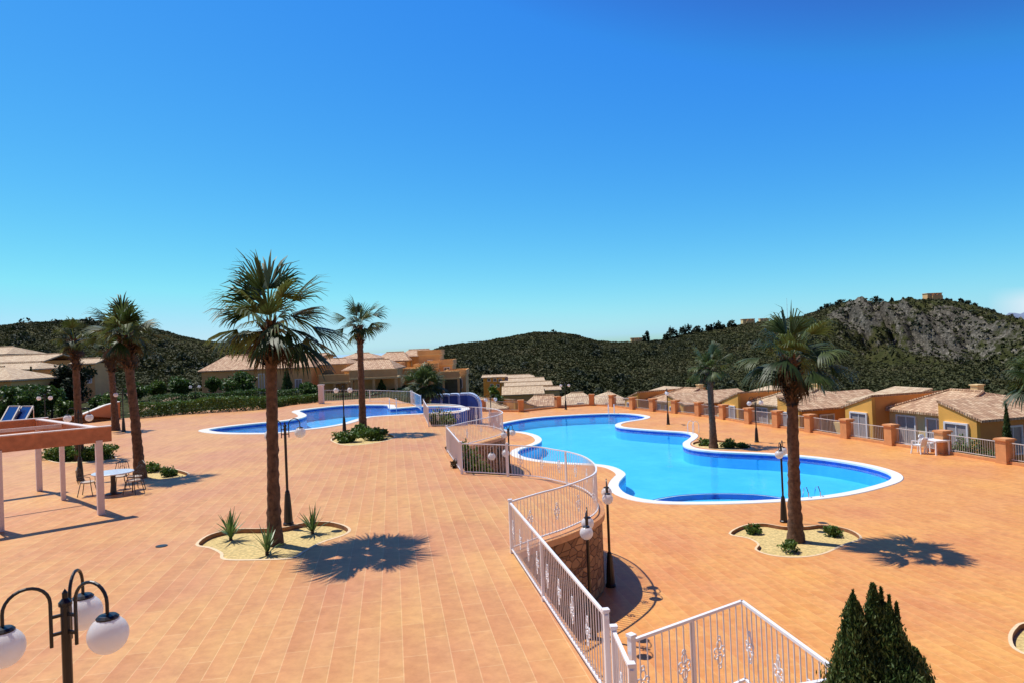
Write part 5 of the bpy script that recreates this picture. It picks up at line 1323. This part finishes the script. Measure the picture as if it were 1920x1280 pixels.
block('townhouse', 'topmost orange block under the highest tiled roof', 752, 812, 655, 667, 740, 112, 9, 'amber', 'roof', 1.2, wins=((768, 680, 7, 9), (792, 682, 7, 9)), group=GB, zb=.0)
block('townhouse', 'flat roofed orange block right of the highest tiled roof', 788, 828, 660, 665, 750, 106, 6, 'amber', flat=True, wins=((806, 680, 8, 10),), group=GB, zb=-.5)
block('townhouse', 'orange block with shaded openings one step below the top', 806, 850, 680, 684, 755, 102, 7, 'amber', flat=True, wins=((838, 693, 9, 9), (820, 700, 8, 14)), group=GB, zb=-1)
block('townhouse', 'lowest right orange block of the stepped row with one dark window', 838, 875, 700, 703, 755, 97, 6, 'amber', flat=True, wins=((862, 718, 8, 15),), group=GB, zb=-1)
for k, (u0, u1, v0, D, lab) in enumerate([(598, 655, 716, 82, 'pale balcony wall in front of the single wide arch'), (655, 745, 708, 79, 'long pale balcony wall below the twin arches'), (735, 812, 704, 92, 'balcony wall stepping up behind the short bushy palm'), (800, 862, 709, 94, 'balcony wall right of the short bushy palm')]):
    pa, pc = P(u0, v0, D), P(u1, v0, D); e = empty('balcony', ((pa.x + pc.x) / 2, D, .2), 0, lab, 'balcony', 'balcony walls of the townhouses'); hx = (pc.x - pa.x) / 2; zt = pa.z - .2
    mb = MB(); mb.box((0, 1.2, zt - .12), (2 * hx, 2.4, .2)); mb.build('slab', M['cream'], e)
    mb = MB(); mb.box((0, .08, zt + .4), (2 * hx, .16, .82)); mb.build('parapet', M['amber' if k % 2 else 'amber'], e)
    mb = MB(); mb.box((0, .08, zt + .83), (2 * hx + .06, .24, .06)); mb.build('parapet_cap', M['cream'], e)
    nn_ = max(2, int(2 * hx / 2.0))
    for i in range(nn_ + 1):
        mb = MB(); mb.box((-hx + .2 + (2 * hx - .4) * i / nn_, .2, (zt - .23) / 2), (.28, .28, zt - .24)); mb.build('column', M['amber'], e)
    mb = MB(); mb.box((0, 2.5, zt / 2 - .1), (2 * hx, .2, zt - .05)); mb.build('back_wall', M['glass' if k == 3 else 'amber'], e)
for args in [('flat terrace block with a pale parapet in the middle of the stepped houses', 700, 750, 688, 690, 750, 99, 5, ((712, 702, 7, 13), (730, 701, 12, 12), (744, 702, 4, 12))),
             ('flat terrace block left of the short bushy palm with two dark doors', 738, 782, 698, 700, 752, 95, 5, ((752, 712, 8, 14), (770, 712, 8, 14))),
             ('small flat roofed block with a dark loggia behind the short bushy palm', 780, 822, 688, 691, 750, 100, 5, ((792, 701, 7, 12), (810, 702, 10, 12))),
             ('narrow terrace block under the flat roofed corner block', 822, 848, 702, 705, 755, 99, 5, ((834, 716, 9, 14),))]:
    lab, u0, u1, vr, ve, vb, D, dep, wn = args
    block('townhouse', lab, u0, u1, vr, ve, vb, D, dep, 'amber', flat=True, wins=wn, group=GB, zb=-1)
GC = 'stepped apartment rows in the dip'
block('apartment_house', 'yellow walled apartment row with small dark windows in the dip between the hills', 908, 948, 702, 706, 760, 128, 8, 'ochre', 'roofpale', 0, wins=tuple((u, v, 4.5, 4.5) for u, v in ((917, 711), (928, 711), (938, 712), (922, 722), (934, 722), (944, 721))), group=GC, zb=-8)
block('apartment_house', 'upper pale roof row of the apartments in the dip', 930, 1002, 702, 708, 750, 134, 9, 'cream', 'roofpale', 1, group=GC, zb=-8)
block('apartment_house', 'second pale roof row of the apartments in the dip', 942, 1020, 708, 714, 750, 126, 9, 'cream', 'roofpale', 0, group=GC, zb=-8)
block('apartment_house', 'third pale roof row with darker eaves in the dip', 950, 1034, 715, 722, 755, 118, 8, 'cream', 'roofpale', 0, wins=((1022, 726, 5, 4), (1028, 726, 4, 4)), group=GC, zb=-7)
block('apartment_house', 'broad lowest pale roof with a shaded wall under it in the dip', 946, 1018, 723, 738, 765, 108, 9, 'amber', 'roofpale', 0, group=GC, zb=-6)
block('apartment_house', 'small pale roof step at the right end of the dip', 1012, 1050, 724, 730, 755, 112, 6, 'cream', 'roofpale', 0, group=GC, zb=-6)
block('house', 'low tiled house behind the farthest pillars left of the lamp', 996, 1050, 740, 760, 775, 78, 6, 'ochre', 'roof', 0.8, group=GC, zb=-3)
block('house', 'long pale roof just behind the farthest pillars right of the lamp', 1056, 1122, 735, 757, 775, 80, 8, 'cream', 'roofpale', 1.6, wins=((1088, 760, 9, 9, 'blind'),), group=GC, zb=-3)
block('house', 'pale hipped roof behind the bend of the pillars', 1118, 1186, 733, 756, 775, 78, 8, 'ochre', 'roofpale', 2.2, wins=((1140, 760, 8, 9, 'blind'), (1164, 760, 8, 9, 'blind')), group=GC, zb=-3)
# house and buildings on the ridges
def ridge_house(u, v, wpx, hpx, D, label, wall='cream'):
    p = P(u, v, D); wv = wpx / FPX * D; hv = hpx / FPX * D; e = empty('hilltop_house', (p.x, p.y, p.z - 3), 0, label, 'house', 'houses on the ridges')
    mb = MB(); mb.box((0, 0, (3 + hv) / 2), (wv, wv * .6, 3 + hv)); mb.box((wv * .12, -wv * .3, (3 + hv * .55) / 2), (wv * .7, wv * .3, 3 + hv * .55)); mb.build('wall', M[wall], e)
    mb = MB(); mb.box((0, 0, 3 + hv + .15), (wv * 1.06, wv * .66, .3)); mb.build('roof', M['orange'], e)
    for k in (-.28, .05, .3):
        mb = MB(); mb.box((wv * k, -wv * .303, 3 + hv * .75), (wv * .14, .06, hv * .3)); mb.build('window', M['glass'], e)
ridge_house(1748, 561, 27, 10, 521, 'pale reddish house on the very top of the rocky hill', 'amber')
ridge_house(1402, 606, 22, 7, 497, 'low whitish house on the ridge left of the mast')
ridge_house(1432, 604, 16, 6, 497, 'smaller whitish house on the ridge nearest the mast')
ridge_house(1193, 640, 20, 6, 442, 'pale house beside a dark tree on the low saddle')
p = P(1477, 606, 500); e = empty('mast', (p.x, p.y, p.z - 2), 0, 'thin lattice mast standing on the right ridge', 'mast')
mb = MB(); mb.tube([(0, 0, 0), (0, 0, 20)], [.22, .10], 6); mb.build('pole', M['steel'], e)
mb = MB(); mb.box((0, 0, 12), (1.4, .1, .12)); mb.box((0, 0, 15), (1.0, .1, .12)); mb.build('crossbar', M['steel'], e)

# ridge trees
RT = [(1211, 640, 14, 18), (1262, 634, 22, 22), (1285, 628, 26, 24), (1308, 624, 18, 14), (1330, 620, 16, 12), (1349, 618, 22, 16), (1372, 615, 20, 15), (1250, 640, 16, 14), (1552, 579, 20, 13), (1578, 574, 24, 12), (1602, 572, 22, 12), (1620, 571, 14, 10), (1644, 569, 26, 14), (1672, 566, 10, 9), (1780, 568, 14, 9), (1806, 572, 22, 12), (1826, 578, 14, 9), (1538, 585, 16, 10), (1864, 588, 9, 8)]
for i, (u, v, wp, hp) in enumerate(RT):
    D = float(np.interp(ray(u, v).x / ray(u, v).y, [-.12, 0, .15, .3, .55, .8], [380, 430, 430, 470, 520, 520])) - 3
    p = P(u, v, D); h = hp / FPX * D + 1.5; r_ = wp / FPX * D / 2
    side = 'dark pine'
    where = ('on the low saddle beside the pale house' if u == 1211 else 'in the ridge group left of the mast, number %d from the left' % (i) if u < 1400 and u != 1250 else 'at the left foot of the pine group' if u == 1250 else 'along the top of the rocky hill, number %d from the left' % (i - 7))
    tree('pine_tree', (p.x, p.y, p.z - 2.6), h + 1.3, r_ * 1.12, (h + 1.3) * .92, side + ' ' + where, 'tree', 'pine', 420, .75, 'pines along the ridge', .25, 10)

# ------------------------------------------------------------------ garden on the left
def onD(u, v, D, dz=0): p = P(u, v, D); return Vector((p.x, p.y, 1.6))
TR = [(140, 679, 46, 71, 'largest dark round tree behind the thin palm trunk', 'pine', 5200), (205, 733, 24, 60, 'bright green bush tree between the two left palms', 'lime', 1800), (122, 742, 18, 58, 'bright green bush left of the thin palm trunk', 'lime', 1400),
      (338, 700, 27, 74, 'roundish tree left of the row of clipped trees', 'tree', 2600), (398, 702, 17, 73, 'small clipped round tree in front of the long ochre building', 'tree', 2000), (449, 699, 38, 74, 'widest clipped round tree in front of the long ochre building', 'tree', 3600),
      (577, 714, 21, 73, 'clipped round tree right of the tall front palm', 'tree', 2400), (255, 716, 26, 80, 'loose green tree above the beige path', 'tree', 1800), (292, 712, 22, 84, 'pale green tree behind the beige path', 'lime', 1500),
      (18, 722, 30, 58, 'leafy tree cut by the left border under the pale roof', 'tree', 2200), (58, 727, 26, 57, 'leafy tree above the blue panels', 'tree', 2000), (95, 722, 24, 59, 'leafy tree with pale blossoms left of the dark round tree', 'tree', 2000),
      (185, 742, 18, 61, 'small dark tree right of the thin palm trunk', 'tree', 1300), (752, 728, 20, 80, 'leafy tree behind the right end of the far railing', 'tree', 1400), (690, 735, 24, 74, 'low tree behind the far railing under the arches', 'tree', 1400), (640, 738, 18, 73, 'low green tree behind the lamp at the far pool', 'tree', 1200),
      (925, 722, 13, 78, 'light green tree before the apartments in the dip', 'lime', 1400), (938, 738, 14, 72, 'green bush tree left of the farthest pillars', 'tree', 1200), (903, 742, 15, 80, 'dark tree behind the blue curved walls', 'pine', 1200), (878, 736, 11, 84, 'dark narrow tree at the corner of the stepped houses', 'pine', 900)]
for u, vt, rp, D, lab, mt, n in TR:
    p = P(u, vt, D); g = ground_z(p.x, p.y) if u < 850 else -2.4; g = max(g, -2.4)
    if u < 620: g = 1.7
    h = p.z - g; rw = rp / FPX * D
    tree('tree', (p.x, p.y, g), h, rw, min(h * .95, rw * 1.9 if h > 2.5 * rw else h * .93), lab, 'tree', mt, n, .13 if rw < 1.2 else .17, 'garden trees on the left' if u < 850 else 'trees near the blue walls', .08, 26)
for u, vt, hp, D, rw, lab in [(537, 690, 62, 75, .62, 'dark slim cypress beside the tall front palm trunk before the long building'), (715, 712, 40, 80, .5, 'small slim cypress before the stepped houses'), (58, 688, 24, 76, .3, 'tiny dark cypress tip against the left roofs')]:
    p = P(u, vt, D); g = 1.5; cypress('cypress', (p.x, p.y, g), p.z - g, rw, lab, 2600, .12, 'slim cypresses')
pc = P(1886, 757, 33.9); cypress('cypress', (pc.x, pc.y, -2.4), pc.z + 2.4, .33, 'dark slim cypress before the nearest tiled house', 5000, .07, 'slim cypresses')
for u, v, D, r_, lab in [(1822, 838, 36.5, .55, 'green garden bush behind the fence right of the white furniture'), (1800, 832, 37, .5, 'green garden bush under the nearest house window'), (1858, 845, 34.5, .5, 'green garden bush left of the biggest pillar')]:
    p = P(u, v, D); bush('bush', (p.x, p.y, -1.0), r_, 1.5, lab, 'bush', 'lime', 900, .07, 'garden bushes before the houses')
def hedge(pts, w_, h_, label, mt='hedge', dens=800, leaf=.085):
    pts = [Vector(p) for p in pts]; base = pts[0].copy(); C = []; T = []
    for a, b in zip(pts, pts[1:]):
        d = b - a; L = d.length; t = d.normalized(); n_ = Vector((-t.y, t.x, 0)); m = int(dens * L)
        u = rng.random(m) * L; s1 = rng.random(m); face = rng.integers(0, 3, m)
        x = np.where(face == 0, -w_ / 2, np.where(face == 1, w_ / 2, (s1 - .5) * w_)) + rng.normal(size=m) * .05
        z = np.where(face == 2, h_, s1 * h_) + rng.normal(size=m) * .05
        z = z * (1 + .10 * np.sin(u * 1.3 + a.x)) ; x = x * (1 + .15 * np.sin(u * 2.1))
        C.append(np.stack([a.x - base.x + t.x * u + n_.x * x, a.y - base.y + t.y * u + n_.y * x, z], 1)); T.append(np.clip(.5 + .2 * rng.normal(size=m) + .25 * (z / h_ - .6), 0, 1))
    C = np.concatenate(C); T = np.concatenate(T); V, F = leaf_quads(C, leaf)
    o = np_mesh('hedge', V, F, M[mt], tint=T); o.location = base; return tag(o, label, 'hedge', 'hedges behind the upper terrace')
hedge([Vector((P(-70, 760, 62).x, 62, 1.7)), Vector((P(20, 760, 61).x, 61, 1.7)), Vector((P(112, 760, 62).x, 62, 1.7))], 2.4, 2.5, 'tall leafy shrub border under the pale roof at the left border', 'tree', 500, .14)
def GZ(u, v, z): p = G(u, v, z); return Vector((p.x, p.y, z))
hedge([GZ(246, 783, UP), GZ(340, 775, UP), GZ(440, 769, UP), GZ(500, 765, UP)], 1.4, 1.05, 'long clipped green hedge along the back of the upper terrace')
hedge([GZ(500, 764, UP), GZ(545, 757, UP), GZ(600, 752, UP)], 1.2, .6, 'lower hedge running on toward the pale pink pillar')
hedge([GZ(250, 776, UP) + Vector((0, 3.2, 0)), GZ(330, 768, UP) + Vector((0, 3, 0)), GZ(430, 762, UP) + Vector((0, 3, 0)), GZ(540, 756, UP) + Vector((0, 3, 0))], 1.6, 1.15, 'second darker hedge behind the long clipped one', 'tree')
# garden wall, path, solar panels
e = empty('garden_wall', G(155, 793, UP), 0, 'low orange rendered garden wall rising to the right behind the palms', 'wall')
a_, b_ = Vector((0, 0, 0)), G(226, 784, UP) - G(155, 793, UP)
d_ = b_.normalized(); nn_ = Vector((-d_.y, d_.x, 0)) * .25
mb = MB(); mb.prism([(-2.6, -.1, 0), tuple(b_), (b_.x, b_.y, 1.3), (b_.x * .6, b_.y * .6, 1.12), (0, 0, .62), (-2.6, -.1, .35)], tuple(nn_)); mb.build('wall', M['wallorange'], e)
mb = MB(); 
for q0, q1 in (((-2.6, -.1, .37), (0, 0, .64)), ((0, 0, .64), (b_.x * .6, b_.y * .6, 1.14)), ((b_.x * .6, b_.y * .6, 1.14), (b_.x, b_.y, 1.32))): mb.beam(Vector(q0) + nn_ * .5, Vector(q1) + nn_ * .5, .34, .06)
mb.build('coping', M['cream_coping'], e)
pth = [P(250, 757, 60), P(300, 749, 66), P(328, 745, 70)]; mb = MB(); L_ = [Vector((p.x, p.y, 1.86 + .35 * i)) for i, p in enumerate(pth)]
mb.add([L_[0] + Vector((0, -1, 0)), L_[1] + Vector((0, -1.2, 0)), L_[2] + Vector((0, -1.2, 0)), L_[2] + Vector((0, 1.5, 0)), L_[1] + Vector((0, 1.5, 0)), L_[0] + Vector((0, 1.5, 0))], [(0, 1, 4, 5), (1, 2, 3, 4)])
tag(mb.build('path', M['path']), kind='structure')
for k, (u, lab) in enumerate([(2, 'blue solar panel cut by the left border'), (27, 'blue solar panel right of the one at the left border')]):
    p = P(u, 783, 50); e = empty('solar_panel', (p.x, p.y, UP), R(-20), lab, 'solar panel', 'tilted blue solar panels')
    zt = P(u, 763, 50).z - UP
    f = [Vector((-.2, 0, .25)), Vector((.95, 0, .25)), Vector((.55, 1.0, zt)), Vector((-.6, 1.0, zt))]
    mb = MB(); mb.prism(f, (0, .02, -.06)); mb.build('cells', M['solar'], e)
    mb = MB()
    for i in range(4): mb.beam(f[i], f[(i + 1) % 4], .09, .09)
    mb.build('frame', M['cream_coping'], e)
    for q in (f[2], f[3]):
        mb = MB(); mb.beam(q - Vector((0, 0, .05)), Vector((q.x, q.y, -.2)), .05, .05); mb.build('leg', M['steel'], e)
